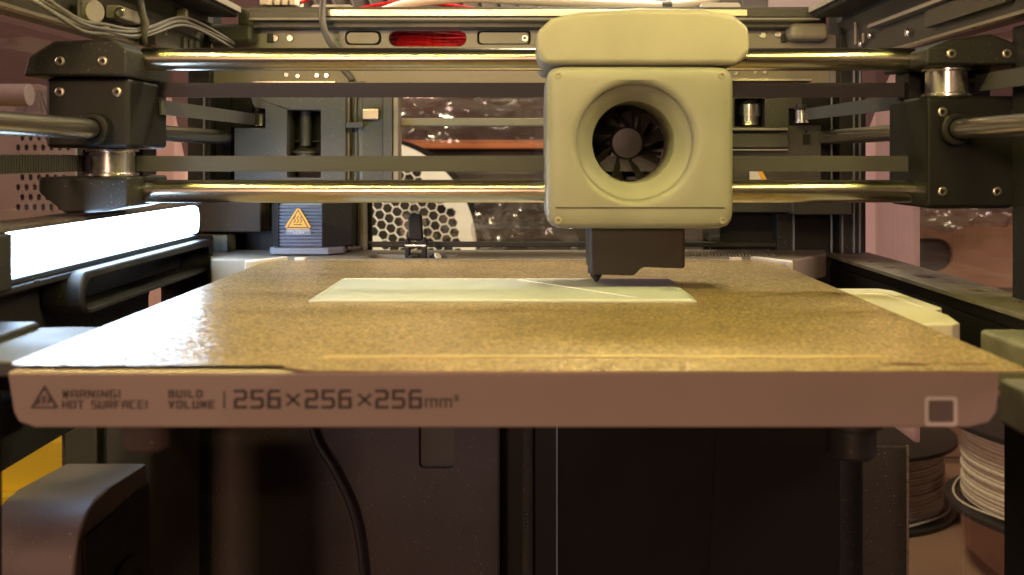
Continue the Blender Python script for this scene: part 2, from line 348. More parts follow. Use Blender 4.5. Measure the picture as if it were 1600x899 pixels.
# side beams and rims
for s, nm in ((-1, 'left'), (1, 'right')):
    xa, xb = sorted((s * 189, s * 204))
    prof = [(189, 109.5), (205, 109.5), (205, 150), (185, 150), (185, 137), (181, 137), (181, 131), (186, 126), (188, 113)]
    bm = new()
    for yy in (240, 596): pass
    n = len(prof); va = [bm.verts.new((s * p[0], 240, p[1])) for p in prof]; vb = [bm.verts.new((s * p[0], 595, p[1])) for p in prof]
    for i in range(n): bm.faces.new((va[i], va[(i + 1) % n], vb[(i + 1) % n], vb[i]))
    bm.faces.new(va); bm.faces.new(vb[::-1])
    obj('side_beam', bm, 'frame', fr, 0.5)
    bm = new(); box(bm, *sorted((s * 186.5, s * 190)), 240, 595, 107.6, 109.3); obj('beam_lip', bm, 'steelstrip', fr, 0.3)
    bm = new(); box(bm, *sorted((s * 164, s * 180.7)), 300, 586, 133.5, 141); obj('top_rim', bm, 'black', fr, 1.2)
    bm = new(); box(bm, *sorted((s * 162, s * 163.8)), 300, 585, 136, 139.5); obj('rim_edge', bm, 'header', fr, 0.4)
    # glass and its dark border
    bm = new(); box(bm, *sorted((s * 203.4, s * 204.6)), 330, 594, -185, 107); obj('glass_pane', bm, 'glass', fr)
    bm = new(); box(bm, *sorted((s * 196, s * 202)), 300, 412 if s > 0 else 330, -40 if s > 0 else -5, 106); obj('front_side_post', bm, 'black', fr, 0.6)
# right beam details
bm = new(); plate(bm, [(392, 113), (470, 113), (470, 121), (460, 124), (392, 124)], [], 'x', 183.5, 187.5); obj('beam_bracket', bm, 'frame', fr, 1)
bm = new(); box(bm, 180.5, 186, 400, 540, 121.5, 123.5); obj('beam_ridge', bm, 'header', fr, 0.5)
bm = new(); box(bm, 176, 184, 372, 384, 115, 131); obj('beam_bracket', bm, 'black', fr, 1)
for y, z in ((550, 119), (565, 116), (496, 114), (575, 113)):
    screw(fr, (185.5, y, z), (-1, 0, 0), 2.2)
bm = new(); box(bm, X(1334, 570), X(1337, 570), 568, 570, Z(70, 570), Z(31, 570)); obj('clip_plate', bm, 'header', fr, 0.3)
bm = new(); box(bm, X(1346, 560), X(1349, 560), 558, 560, Z(68, 560), Z(52, 560)); obj('clip_plate', bm, 'header', fr, 0.3)
# left beam details: knob, block, tie plates, slots
bm = new(); lathe(bm, (X(142, 428), 428, Z(19, 428)), (1, -0.6, 0), [(-6, 6.2), (0, 6.2), (1.5, 5), (3, 4.6)], 24); obj('adjuster_knob', bm, 'header', fr, 0.4)
bm = new(); box(bm, X(124, 424), X(130, 424), 420, 438, Z(30, 424), Z(2, 424)); obj('knob_bracket', bm, 'frame', fr, 0.8)
bm = new(); box(bm, X(168, 455), X(192, 455), 452, 476, Z(30, 455), Z(9, 455)); obj('beam_block', bm, 'header', fr, 1)
bm = new(); lathe(bm, (X(188, 452), 451.9, Z(19, 452)), (0.3, -1, 0), [(0, 2.2), (0.6, 2.2), (0.7, 1.2), (0.1, 1.0)], 18); obj('screw', bm, 'chrome', fr)
bm = new(); box(bm, X(197, 480), X(214, 480), 478, 505, Z(36, 480), Z(20, 480)); obj('beam_block', bm, 'frame', fr, 1)
bm = new(); plate(bm, rrect(500, 570, 108.5, 119.5, 3), [], 'x', -184.5, -180.5); obj('beam_bracket', bm, 'frame', fr, 0.6)
for y, z, r in ((514, 116, 1.6), (575, 112, 2.2), (556, 112, 1.4), (590, 118, 1.5)):
    screw(fr, (-180.4, y, z), (1, 0, 0), r)
for y in (538, 548, 558):
    bm = new(); box(bm, -180.4, -178.5, y, y + 5, 109.5, 117); obj('clip_plate', bm, 'frame', fr, 0.6)
bm = new(); box(bm, -181, -176, 532, 536, 122, 131); obj('clip_plate', bm, 'header', fr, 0.6)
# rear brackets (left side)
dL = 588.0
bm = new()
plate(bm, prow([(366, 200), (414, 200), (414, 170), (397, 168), (391, 150), (540, 150), (540, 292), (366, 292)], dL),
      [rrect(X(449, dL), X(501, dL), Z(278, dL), Z(172, dL), 0.8)], 'y', dL, 610)
obj('motor_bracket', bm, 'grey', fr, 0.4)
bm = new(); box(bm, X(395, 608), X(545, 608), 611, 613, Z(300, 608), Z(150, 608)); obj('bracket_backing', bm, 'deep', fr)
bm = new(); cyl(bm, (X(478, 600), 600, Z(228, 600)), (X(478, 600), 600, Z(172, 600)), 3.2, 20); obj('motor_shaft', bm, 'frame', fr)
bm = new(); lathe(bm, (X(478, 600), 600, Z(256, 600)), (0, 0, 1), [(0, 7.6), (1, 7.6), (1.2, 6), (6, 6), (6.2, 7.8), (7.2, 7.6), (9, 4)], 28); obj('motor_gear', bm, 'frame', fr)
bm = new(); box(bm, X(450, 606), X(500, 606), 604, 609, Z(222, 606), Z(220, 606)); obj('bracket_rib', bm, 'black', fr)
bm = new(); box(bm, X(541, 598), X(548, 598), 594, 606, Z(300, 598), Z(150, 598)); obj('cable_guide', bm, 'header', fr, 0.4)
bm = new(); box(bm, X(568, 598), X(601, 598), 592, 606, Z(290, 598), Z(150, 598)); obj('guide_panel', bm, 'grey', fr, 0.5)
bm = new(); box(bm, X(601.5, 598), X(616, 598), 589, 606, Z(290, 598), Z(150, 598)); obj('guide_panel', bm, 'grey', fr, 0.5)
bm = new(); box(bm, X(617, 598), X(625, 598), 590, 606, Z(290, 598), Z(150, 598)); obj('guide_edge', bm, 'header', fr, 0.4)
bm = new(); box(bm, X(567, 590), X(592, 590), 588.5, 591.8, Z(187, 590), Z(170, 590)); obj('guide_tab', bm, 'steelstrip', fr, 0.4)
bm = new(); box(bm, X(312, 600), X(414, 600), 590, 612, Z(361, 600), Z(293, 600)); obj('lower_block', bm, 'wallbrown', fr, 1)
bm = new(); box(bm, X(330, 608), X(362, 608), 606, 616, Z(300, 608), Z(133, 608)); obj('rear_filler', bm, 'deep', fr)
bm = new(); box(bm, X(363, 612), X(396, 612), 608, 616, Z(200, 612), Z(133, 612)); obj('rear_filler', bm, 'deep', fr)
bm = new(); box(bm, X(405, 612), X(580, 612), 614, 618, Z(400, 612), Z(300, 612)); obj('rear_filler', bm, 'deep', fr)
# the rear panel has a window between x = 625 and x = 1110
bm = new(); box(bm, X(546, 604), X(1240, 604), 601, 607, Z(386, 604), Z(378, 604)); obj('window_sill', bm, 'black', fr, 0.5)
bm = new(); box(bm, X(626, 604), X(1115, 604), 600, 604, Z(198, 604), Z(185, 604)); obj('cross_bar', bm, 'header', fr, 1.2)
bm = new(); box(bm, X(626, 606), X(1125, 606), 605, 606, Z(380, 606), Z(133, 606)); obj('rear_glass', bm, 'glass', fr)
# rear brackets (right side)
bm = new()
plate(bm, prow([(1108, 150), (1253, 150), (1253, 170), (1233, 170), (1233, 196), (1283, 196), (1283, 285), (1108, 285)], dL),
      [rrect(X(1148, dL), X(1196, dL), Z(198, dL), Z(154, dL), 0.8)], 'y', dL, 606)
obj('motor_bracket', bm, 'frame', fr, 0.4)
bm = new(); box(bm, X(1110, 606), X(1300, 606), 607, 611, Z(300, 606), Z(133, 606)); obj('bracket_backing', bm, 'deep', fr)
bm = new(); lathe(bm, (X(1170, 597), 597, Z(196, 597)), (0, 0, 1), [(0, 6), (1, 6), (1.3, 5.8), (2, 5.8), (5, 5.8), (5.3, 7), (12, 7), (14.5, 5)], 28); obj('idler_pulley', bm, 'chrome', fr)
for za, zb, ya in ((200, 204, 580), (209, 231, 583), (233, 236, 581), (262, 282, 584)):
    bm = new(); box(bm, X(1116, ya), X(1232, ya), ya, dL - 0.2, Z(zb, ya), Z(za, ya)); obj('bracket_ledge', bm, 'header' if za in (200, 233) else 'frame', fr, 0.4)
bm = new(); plate(bm, rrect(X(1255, 587), X(1266, 587), Z(226, 587), Z(210, 587), 0.4), [], 'y', 587, 587.8); obj('bracket_slot', bm, 'deep', fr)
screw(fr, (X(1260, 587), 587.8, Z(206, 587)), (0, -1, 0), 0.9, 'deep')
bm = new(); box(bm, X(1110, 590), X(1236, 590), 586, 604, Z(332, 590), Z(286, 590)); obj('lower_block', bm, 'frame', fr, 0.8)
bm = new(); box(bm, X(1234, 590), X(1326, 590), 584, 604, Z(335, 590), Z(287, 590)); obj('lower_block', bm, 'frame', fr, 0.8)
bm = new(); box(bm, X(1110, 612), X(1350, 612), 609, 616, Z(400, 612), Z(133, 612)); obj('rear_filler', bm, 'deep', fr)
bm = new(); box(bm, X(1212, 600), X(1240, 600), 597, 608, Z(400, 600), Z(333, 600)); obj('rear_rib', bm, 'black', fr, 0.4)
bm = new(); box(bm, X(1237.5, 598), X(1239.5, 598), 595, 596.9, Z(392, 598), Z(336, 598)); obj('post_edge', bm, 'stickergrey', fr)
bm = new(); box(bm, X(1313, 598), X(1315, 598), 595, 596.9, Z(400, 598), Z(336, 598)); obj('post_edge', bm, 'stickergrey', fr)
# rear shelf behind the bed
bm = new()
plate(bm, [(X(318, 600), 599), (X(330, 545), 545), (X(1245, 545), 545), (X(1290, 575), 575), (X(1290, 600), 599)],
      [[(X(566, 546), 550), (X(590, 572), 572), (X(715, 572), 572), (X(702, 550), 550)]], 'z', -14, -0.5)
obj('rear_shelf', bm, 'header', fr, 1.2)
bm = new(); box(bm, X(560, 560), X(720, 560), 546, 576, -16, -9); obj('shelf_recess', bm, 'header', fr)
for k in range(26):
    xx = X(1068 + k * 5.2, 575); bm = new()
    v = [bm.verts.new(p) for p in ((xx, 560, -0.4), (xx + 0.8, 560, -0.4), (xx + 5.2, 592, -0.4), (xx + 4.4, 592, -0.4), (xx, 560, 0.4), (xx + 0.8, 560, 0.4), (xx + 5.2, 592, 0.4), (xx + 4.4, 592, 0.4))]
    for f in ((0, 1, 2, 3), (4, 7, 6, 5), (0, 4, 5, 1), (1, 5, 6, 2), (2, 6, 7, 3), (3, 7, 4, 0)): bm.faces.new([v[i] for i in f])
    obj('shelf_rib', bm, 'header', fr, 0, smooth=0)
# side rails beside the bed
bm = new()
plate(bm, [(176, 605), (178, 360), (203, 360), (203, 605)],
      [rrect(187, 194, 428, 439, .5), rrect(185, 193, 476, 490, .5), rrect(189, 192, 456, 459, .5), rrect(184, 189, 520, 526, .5), rrect(192, 196, 500, 503, .5), rrect(189, 195, 396, 404, .5), rrect(194, 197, 412, 415, .5), rrect(184, 188, 548, 556, .5)], 'z', -4.5, -2.5)
obj('side_rail', bm, 'blackdust', fr, 0.3)
bm = new(); box(bm, 179, 202, 362, 604, -9, -4.7); obj('rail_core', bm, 'deep', fr)
bm = new(); plate(bm, [(362, -42), (604, -42), (604, -9.2), (362, -9.2)], [rrect(372, 386, -22, -16, 1), rrect(372, 386, -34, -30, 1)], 'x', 197, 200)
obj('side_panel', bm, 'wallblack', fr, 0.3)
bm = new(); box(bm, X(1346, 510), X(1418, 510), 508.2, 510.5, -215, Z(697, 510)); obj('side_panel', bm, 'sidegrey', fr, 0.3)
bm = new(); box(bm, 196, 202, 362, 419, -268, -42.3); obj('side_post', bm, 'black', fr, 0.5)
bm = new(); box(bm, X(1416, 507), X(1420, 507), 506.6, 508, -214, Z(696.5, 507)); obj('panel_edge', bm, 'steelstrip', fr)
bm = new(); box(bm, 178, 196, 366, 604, -30, -9.4); obj('rail_web', bm, 'deep', fr)
bm = new(); plate(bm, [(300, -60), (604, -60), (604, 8), (300, 8)], [rrect(515, 540, -34, -12, 6)], 'x', -192, -189); obj('side_panel', bm, 'black', fr, 0.5)
bm = new(); box(bm, -189, -178, 335, 604, 6, 9); obj('side_ledge', bm, 'black', fr, 1)
bm = new(); box(bm, -206, -170, 585, 603, -2, 9); obj('ledge_end', bm, 'blackdust', fr, 0.6)
bm = new(); box(bm, -191, -189.3, 422, 600, -220, -60.3); obj('lower_side_panel', bm, 'wallbrown', fr, 0.5)
bm = new(); box(bm, -189.2, -187, 455, 458, -215, -60); obj('panel_edge', bm, 'black', fr)
# pull handle ring on the left panel
bm = new()
def ring_yz(y0, y1, z0, z1, r, t): return rrect(y0, y1, z0, z1, r), [rrect(y0 + t, y1 - t, z0 + t * 0.4, z1 - t, r - t * 0.4)]
o_, h_ = ring_yz(398, 566, -8, 9, 7, 4)
plate(bm, o_, h_, 'x', -188.8, -172); hr = obj('handle_ring', bm, 'black', fr, 2.5, 3)
# lower rear wall
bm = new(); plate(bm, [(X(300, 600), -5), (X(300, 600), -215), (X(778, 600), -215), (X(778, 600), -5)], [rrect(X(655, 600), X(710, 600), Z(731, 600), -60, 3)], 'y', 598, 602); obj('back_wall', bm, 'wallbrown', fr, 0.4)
bm = new(); box(bm, X(640, 606), X(725, 606), 604, 607, -160, -40); obj('slot_backing', bm, 'frame', fr)
bm = new(); box(bm, X(776, 628), X(876, 628), 628, 631, -215, -5); obj('screw_channel', bm, 'deep', fr)
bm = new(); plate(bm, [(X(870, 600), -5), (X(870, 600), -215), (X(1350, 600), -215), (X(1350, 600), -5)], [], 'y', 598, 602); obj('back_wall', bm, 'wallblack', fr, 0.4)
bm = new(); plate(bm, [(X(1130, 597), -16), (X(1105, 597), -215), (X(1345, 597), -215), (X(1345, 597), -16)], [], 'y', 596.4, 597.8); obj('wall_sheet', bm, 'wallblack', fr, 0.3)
bm = new(); box(bm, X(778, 599) , X(780.5, 599), 596.5, 597.8, -215, -5); obj('panel_edge', bm, 'black', fr)
bm = new(); box(bm, X(869, 599), X(871, 599), 596.5, 597.8, -215, -5); obj('panel_edge', bm, 'stickergrey', fr)
# front posts and brackets near the camera
bm = new(); box(bm, -150, -140.5, 264, 276, -268, -9); obj('front_post', bm, 'black', fr, 1)
bm = new(); box(bm, -186, -156, 300, 330, -20, 1); obj('front_bracket', bm, 'black', fr, 1.5)
bm = new(); box(bm, -186, -146, 276, 299.5, -26, -14); obj('front_bracket', bm, 'black', fr, 1.5)
bm = new(); box(bm, 149, 196, 300, 336, -20, -2.5); obj('front_bracket', bm, 'blackdust', fr, 1.5)
bm = new(); box(bm, 135, 175, 270, 292, -22, -9); obj('front_bracket', bm, 'blackdust', fr, 1.5)
bm = new(); box(bm, 180, 196, 337, 361, -268, -12); obj('front_post', bm, 'black', fr, 1)
bm = new(); box(bm, 136, 170, 262, 269, -268, -30); obj('front_post', bm, 'black', fr, 1)

# =================================================================== lamps of the machine
# warm LED strip clipped round the top front of the frame
ls = thing('led_strip', 'warm white LED strip stuck under the top front edge of the frame', 'light strip', (0, 274, 196))
bm = new(); box(bm, -178, 178, 271, 277, 196.2, 198); obj('strip_tape', bm, 'white', ls)
for s in (-1, 1):
    bm = new(); box(bm, *sorted((s * 178.2, s * 172)), 271, 372, 196.2, 198); obj('strip_tape', bm, 'white', ls)
def led(x, y, z=195):
    bm = new(); box(bm, x - 2, x + 2, y - 2, y + 2, z, z + 1.1); return obj('led', bm, 'led', ls, smooth=0)
for k in range(20): led(-158.3 + k * 16.66, 274)
for s in (-1, 1):
    for k in range(5): led(s * 175, 282 + k * 16.66)
# cool white light bar on the left
lb = thing('light_bar', 'glowing white LED light bar along the left side wall', 'light bar', (-186, 478, 6))
prof = [(-190, 13), (-178.6, 12.4), (-177, 13.6), (-176.5, 20), (-177, 26), (-178.6, 27.2), (-190, 27.5)]
bm = new(); A = [bm.verts.new((p[0], 353, p[1])) for p in prof]; B = [bm.verts.new((p[0], 556, p[1])) for p in prof]
for i in range(len(A)): bm.faces.new((A[i], A[(i + 1) % len(A)], B[(i + 1) % len(B)], B[i]))
bm.faces.new(A); bm.faces.new(B[::-1]); obj('diffuser', bm, 'bar', lb, 0.8)
bm = new(); box(bm, -196, -176.8, 345, 562, 27.9, 30); obj('housing_top', bm, 'wallbrown', lb, 0.5)
bm = new(); box(bm, -196, -176.2, 340, 352.6, 8, 27.7); obj('end_cap', bm, 'black', lb, 1)
bm = new(); box(bm, -196, -179, 556.4, 560, 9.6, 27.7); obj('end_cap', bm, 'black', lb, 0.6)
bm = new(); box(bm, -196, -190.4, 353, 556, 11.5, 27.7); obj('housing', bm, 'black', lb)
bm = new(); box(bm, -196, -178.4, 353, 562, 9.2, 11.4); obj('housing_base', bm, 'black', lb, 0.4)
for y in (372, 420, 468, 516):
    bm = new(); box(bm, -184, -178, y, y + 4, 7.6, 9.1); obj('mount_tab', bm, 'black', lb, 0.4)

# =================================================================== print bed
bed = thing('print_bed', 'pale grey front bar and black heated bed carrying the build plate', 'print bed', (0, 395, -18))
bm = new()
xl, xr = X(11, 262), X(1563, 262)
out = [(xl, -1.0), (xl + 1.5, -11), (xl + 3, -14), (xl + 7, -15.4), (xr - 8, -15.4), (xr - 3, -14.2), (xr - 0.8, -11), (xr, -1.0)]
plate(bm, out, [], 'y', 262, 268); apron = obj('front_bar', bm, 'apron', bed, 0.7, 3)
bm = new(); box(bm, -129, 123, 268.2, 530, -5, -1.6); obj('heater_plate', bm, 'black', bed, 0.5)
bm = new(); box(bm, 90, 125, 263.2, 268, -0.97, -0.62); obj('slot_shade', bm, 'deep', bed)  # black strip added so the plate slots above it look shaded
bm = new(); box(bm, -118, 112, 290, 525, -15, -5.2); obj('carrier', bm, 'deep', bed, 1)
for px, dd in ((232, 285), (1330, 285)):
    cx = X(px, dd); bm = new()
    lathe(bm, (cx, dd, -27 if px < 800 else -29.3), (0, 0, 1), [(0, 5.8), (1, 6.8), (8, 6.8), (8.4, 7.4), (8.8, 8.6), (12.6, 8.6), (13.6, 7.6)], 30)
    obj('levelling_knob', bm, 'wallbrown' if px < 800 else 'black', bed)
# side tabs: right one cream, left one coloured darker to offset the light bar
bm = new(); plate(bm, [(128.5, 429), (148, 429), (152, 421), (152.5, 374), (147.5, 369), (148, 358), (144.5, 340), (141, 337.5), (128.5, 337.5)], [], 'z', -11, -1.2); obj('side_tab', bm, 'tab', bed, 0.7, 3)
bm = new(); tube(bm, smooth_path([(133, 412, -1.2), (141, 411, -1.2), (145, 402, -1.2), (145, 375, -1.2)], 5), 0.35, 6); obj('tab_rib', bm, 'tab', bed)
bm = new(); plate(bm, [(-134.6, 276), (-134.6, 331), (-146, 332), (-158, 330), (-162, 322), (-162, 276)], [], 'z', -5.5, -1.2); obj('side_tab', bm, 'grey', bed, 0.7, 3)
# white corner stops
for s, cx in ((-1, -134), (1, 128)):
    bm = new(); plate(bm, [(cx + s * 6, 512), (cx + s * 8, 520), (cx - s * 6, 542), (cx - s * 9, 540), (cx + s * 3, 514)], [], 'z', -6, 1.3); obj('corner_stop', bm, 'white', bed, 0.4)
for px in (470, 1149):
    bm = new(); plate(bm, rrect(X(px - 9, 537), X(px + 9, 537), 534.5, 539, 1), [], 'z', -6, 1.2); obj('rear_stop', bm, 'white', bed, 0.4)
# lettering on the front bar
G = {'W': [[(0, 1), (.18, 0), (.5, .75), (.82, 0), (1, 1)]], 'A': [[(0, 0), (0, .8), (.2, 1), (1, 1), (1, 0)], [(0, .42), (1, .42)]],
     'R': [[(0, 0), (0, 1), (1, 1), (1, .48), (0, .48)], [(.5, .48), (1, 0)]], 'N': [[(0, 0), (0, 1), (1, 0), (1, 1)]], 'I': [[(.5, 0), (.5, 1)]],
     'G': [[(1, 1), (0, 1), (0, 0), (1, 0), (1, .5), (.5, .5)]], '!': [[(.5, 1), (.5, .36)], [(.5, .14), (.5, 0)]],
     'H': [[(0, 0), (0, 1)], [(1, 0), (1, 1)], [(0, .5), (1, .5)]], 'O': [[(0, 0), (0, 1), (1, 1), (1, 0), (0, 0)]], 'T': [[(0, 1), (1, 1)], [(.5, 1), (.5, 0)]],
     'S': [[(1, 1), (0, 1), (0, .52), (1, .52), (1, 0), (0, 0)]], 'U': [[(0, 1), (0, 0), (1, 0), (1, 1)]], 'F': [[(0, 0), (0, 1), (1, 1)], [(0, .5), (.85, .5)]],
     'C': [[(1, 1), (0, 1), (0, 0), (1, 0)]], 'E': [[(1, 1), (0, 1), (0, 0), (1, 0)], [(0, .5), (.9, .5)]], 'B': [[(0, 0), (0, 1), (.85, 1), (.85, .52), (0, .52)], [(.85, .52), (1, .48), (1, 0), (0, 0)]],
     'L': [[(0, 1), (0, 0), (1, 0)]], 'D': [[(0, 0), (0, 1), (.75, 1), (1, .75), (1, .25), (.75, 0), (0, 0)]], 'V': [[(0, 1), (.5, 0), (1, 1)]],
     'M': [[(0, 0), (0, 1), (.5, .35), (1, 1), (1, 0)]], '2': [[(0, 1), (.8, 1), (1, .88), (1, .62), (.82, .5), (.18, .5), (0, .38), (0, 0), (1, 0)]],
     '5': [[(1, 1), (0, 1), (0, .52), (.82, .52), (1, .4), (1, .12), (.82, 0), (0, 0)]], '6': [[(.95, 1), (.18, 1), (0, .86), (0, 0), (1, 0), (1, .54), (0, .54)]],
     'x': [[(0, .12), (1, .88)], [(0, .88), (1, .12)]], 'm': [[(0, 0), (0, 1), (1, 1), (1, 0)], [(.5, 1), (.5, 0)]], '3': [[(0, 1), (1, 1), (1, 0), (0, 0)], [(.3, .5), (1, .5)]], '|': [[(.5, 0), (.5, 1)]]}
def ribbon(bm, pts, th, y):
    for k, (a, b) in enumerate(zip(pts, pts[1:])):
        a, b = Vector(a), Vector(b); t = (b - a).normalized() * th / 2; nrm = Vector((-t.y, t.x)); yy = y - 0.012 * (k % 7)
        bm.faces.new([bm.verts.new((q.x, yy, q.y)) for q in (a - t - nrm, b + t - nrm, b + t + nrm, a - t + nrm)])
def lettering(name, s, px0, px1, py0, py1, th, d=261.6, m='ink', parent=bed, narrow='I!|', gap=0.34):
    x0, x1, z0, z1 = X(px0, d), X(px1, d), Z(py1, d), Z(py0, d)
    u = sum({' ': 0.7}.get(c, 0.35 if c in narrow else 1.0) for c in s) + gap * (len(s) - 1); w = (x1 - x0) / u
    bm = new(); x = x0
    for c in s:
        cw = {' ': 0.7}.get(c, 0.35 if c in narrow else 1.0) * w
        for pl in G.get(c, []):
            ribbon(bm, [(x + th / 2 + p[0] * (cw - th), z0 + th / 2 + p[1] * (z1 - z0 - th)) for p in pl], th, d)
        x += cw + gap * w
    return obj(name, bm, m, parent, smooth=0)
lettering('lettering', 'WARNING!', 97, 188, 609.5, 622.5, 0.32)
lettering('lettering', 'HOT SURFACE!', 97, 230, 626, 639, 0.32)
lettering('lettering', 'BUILD', 263, 316, 609.5, 622, 0.38)
lettering('lettering', 'VOLUME', 263, 335, 626, 639, 0.38)
lettering('lettering', '|', 344, 356, 611, 638, 0.34)
for a in (365, 476, 586): lettering('lettering', '256', a, a + 73, 609, 639, 0.78, gap=0.26)
for a in (447, 559): lettering('lettering', 'x', a, a + 21, 613, 637, 0.6)
lettering('lettering', 'mm', 664, 706, 623, 637, 0.42, gap=0.2); lettering('lettering', '3', 709, 716, 618, 627, 0.3)
bm = new(); T3 = [(X(a, 261.6), Z(b, 261.6)) for a, b in ((50, 637), (69, 605), (88, 637), (50, 637))]; ribbon(bm, T3, 0.5, 261.6)
for q in (60, 68, 76):
    ribbon(bm, [(X(q + (1.8 if i % 2 else -1.8), 261.6), Z(631 - i * 4, 261.6)) for i in range(4 if q == 68 else 3)], 0.42, 261.55)
obj('warning_symbol', bm, 'ink', bed, smooth=0)
bm = new(); plate(bm, rrect(X(1445, 261.8), X(1496, 261.8), Z(666, 261.8), Z(620, 261.8), 0.9), [], 'y', 261.72, 261.98); st = obj('code_sticker', bm, 'white', bed)
st['label'] = 'small pale square sticker on the right end of the front bar'
bm = new(); plate(bm, rrect(X(1451, 261.6), X(1490, 261.6), Z(660, 261.6), Z(626, 261.6), 0.5), [], 'y', 261.6, 261.7); obj('sticker_field', bm, 'fanbox', bed)

# =================================================================== build plate
bp = thing('build_plate', 'gold textured spring steel build plate lying on the print bed', 'build plate', (0, 395, -1.5))
def arc(cx, cy, r, a0, a1, n=6): return [(cx + r * math.cos(R(a0 + (a1 - a0) * k / n)), cy + r * math.sin(R(a0 + (a1 - a0) * k / n))) for k in range(n + 1)]
out = arc(118, 524, 10, 0, 90) + arc(-124, 524, 10, 90, 180) + arc(-130, 269.5, 4.5, 180, 270) + [(-66, 265), (-62, 264.4), (-58, 261.5), (-54.5, 259), (-51, 258.2)] + arc(124, 262.2, 4, 270, 360)
bm = new()
plate(bm, out, [[(93, 268.0), (97, 268.8), (107, 267.6), (104, 265.0), (96, 265.4)], [(109.5, 268.2), (121, 268), (123, 265.8), (112, 265.2)]], 'z', -0.5, 0)
sh = obj('sheet', bm, 'gold', bp)
sh.data.materials.append(M['gold_edge']); sh.data.materials.append(M['deep'])
for p in sh.data.polygons:
    if p.normal.z < 0.5: p.material_index = 2 if (p.center.x < -0.06 and p.normal.y < -0.5) else 1  # front-left edge coloured black for the shade in the gap below the plate
bm = new(); box(bm, -54, 96, 274.6, 277.4, 0.03, 0.3); obj('edge_band', bm, 'gold_edge', bp, 0.05)
# the printed sheet
ps = thing('printed_sheet', 'thin flat white rectangle being printed on the gold plate', 'print', (-8, 411, 0))
bm = new(); plate(bm, [(-80, 378.5), (63.5, 378.5), (62.8, 446), (-79.2, 446)], [], 'z', 0.05, 0.9); obj('sheet_body', bm, 'print', ps, 0.12)
bm = new(); tube(bm, [(-3, 442, 0.9), (18, 416, 0.9), (42, 385, 0.9)], 0.32, 6); obj('fresh_line', bm, 'printline', ps)
bm = new(); tube(bm, [(-79, 379.4, 0.9), (62.5, 379.4, 0.9), (62, 445, 0.9), (-78.4, 445, 0.9), (-79, 379.4, 0.9)], 0.2, 6); obj('outline_bead', bm, 'printline', ps)

# =================================================================== moving gantry
ga = thing('gantry', 'pair of steel rods between two black carriages crossing the chamber', 'gantry', (5, 430, 30))
ZU, ZL = Z(93, 430), Z(299, 430)
for z in (ZU, ZL):
    bm = new(); cyl(bm, (-160, 430, z), (163, 430, z), 4.8, 40); obj('rod', bm, 'xrod', ga)
def yz_block(name, x0, x1, prof, m, bev=1.5):
    bm = new(); plate(bm, prof, [], 'x', x0, x1); return obj(name, bm, m, ga, bev, 3)
# left carriage: cap, body, lower arm, pulley
bm = new(); plate(bm, [(-200, 86), (-198, 94), (-188, 100), (-165, 101), (-158.5, 97), (-158.5, 86)], [], 'y', 408, 458); obj('carriage_cap', bm, 'black', ga, 1.2, 3)
bm = new(); plate(bm, [(-193, 57.5), (-193, 85.8), (-159, 85.8), (-159, 57.5)], [], 'y', 412, 456); obj('carriage_body', bm, 'deep', ga, 2, 3)
bm = new(); plate(bm, [(-190, 57.3), (-164, 57.3), (-164, 46), (-190, 46)], [], 'y', 440, 456); obj('carriage_web', bm, 'deep', ga)
bm = new(); plate(bm, [(-195, 45.8), (-159, 45.8), (-159, 34), (-168, 32), (-184, 31), (-195, 40)], [], 'y', 410, 456); obj('carriage_arm', bm, 'black', ga, 1.2, 3)
bm = new(); lathe(bm, (X(176, 424), 424, 46), (0, 0, 1), [(0, 10.4), (1.2, 10.4), (1.4, 8.8), (9.8, 8.8), (10, 10.4), (11.2, 10.4)], 36); obj('pulley', bm, 'chrome', ga, 0.2)
# right carriage
bm = new(); plate(bm, [(160, 90.5), (160, 97), (170, 101), (186, 103), (199, 98), (205, 90.5)], [], 'y', 408, 458); obj('carriage_cap', bm, 'black', ga, 1.2, 3)
bm = new(); plate(bm, [(162, 33), (162, 78.5), (205, 78.5), (210, 50), (196, 33), (178, 33)], [], 'y', 412, 456); obj('carriage_body', bm, 'deep', ga, 2, 3)
bm = new(); box(bm, 165, 200, 440, 456, 78.7, 90.3); obj('carriage_web', bm, 'deep', ga)
bm = new(); lathe(bm, (X(1478, 424), 424, 78.7), (0, 0, 1), [(0, 9.8), (1.2, 9.8), (1.4, 8.2), (10.4, 8.2), (10.6, 9.8), (11.7, 9.8)], 36); obj('pulley', bm, 'chrome', ga, 0.2)
for s in (-1, 1):
    bm = new(); lathe(bm, (s * 172, 408, 65), (0, -1, 0), [(0, 6.6), (2, 6.6), (2.4, 6), (2.4, 4.3), (1.5, 4.2)], 30); obj('rod_bearing', bm, 'deep', ga, 0.3)

for xx, zz in ((-185, 92), (-168, 92), (170, 95), (192, 95), (-187, 80), (-164, 80), (168, 72), (198, 72), (168, 40), (190, 40)):
    bm = new(); yy = 408 if zz > 90 else 412; lathe(bm, (xx, yy + 0.2, zz), (0, -1, 0), [(0, 1.9), (0.7, 1.9), (0.9, 1.6), (0.9, 1.0), (0.2, 0.9)], 16); obj('screw', bm, 'steelstrip', ga)
# side rods the carriages slide on
for s, lab in ((-1, 'steel slide rod running back along the left wall'), (1, 'steel slide rod running back along the right wall')):
    bm = new(); cyl(bm, (s * 172, 230, 65), (s * 172, 589, 65), 4.0, 32); tag(obj('slide_rod', bm, 'rod', None), lab, 'rod', 'slide rods')
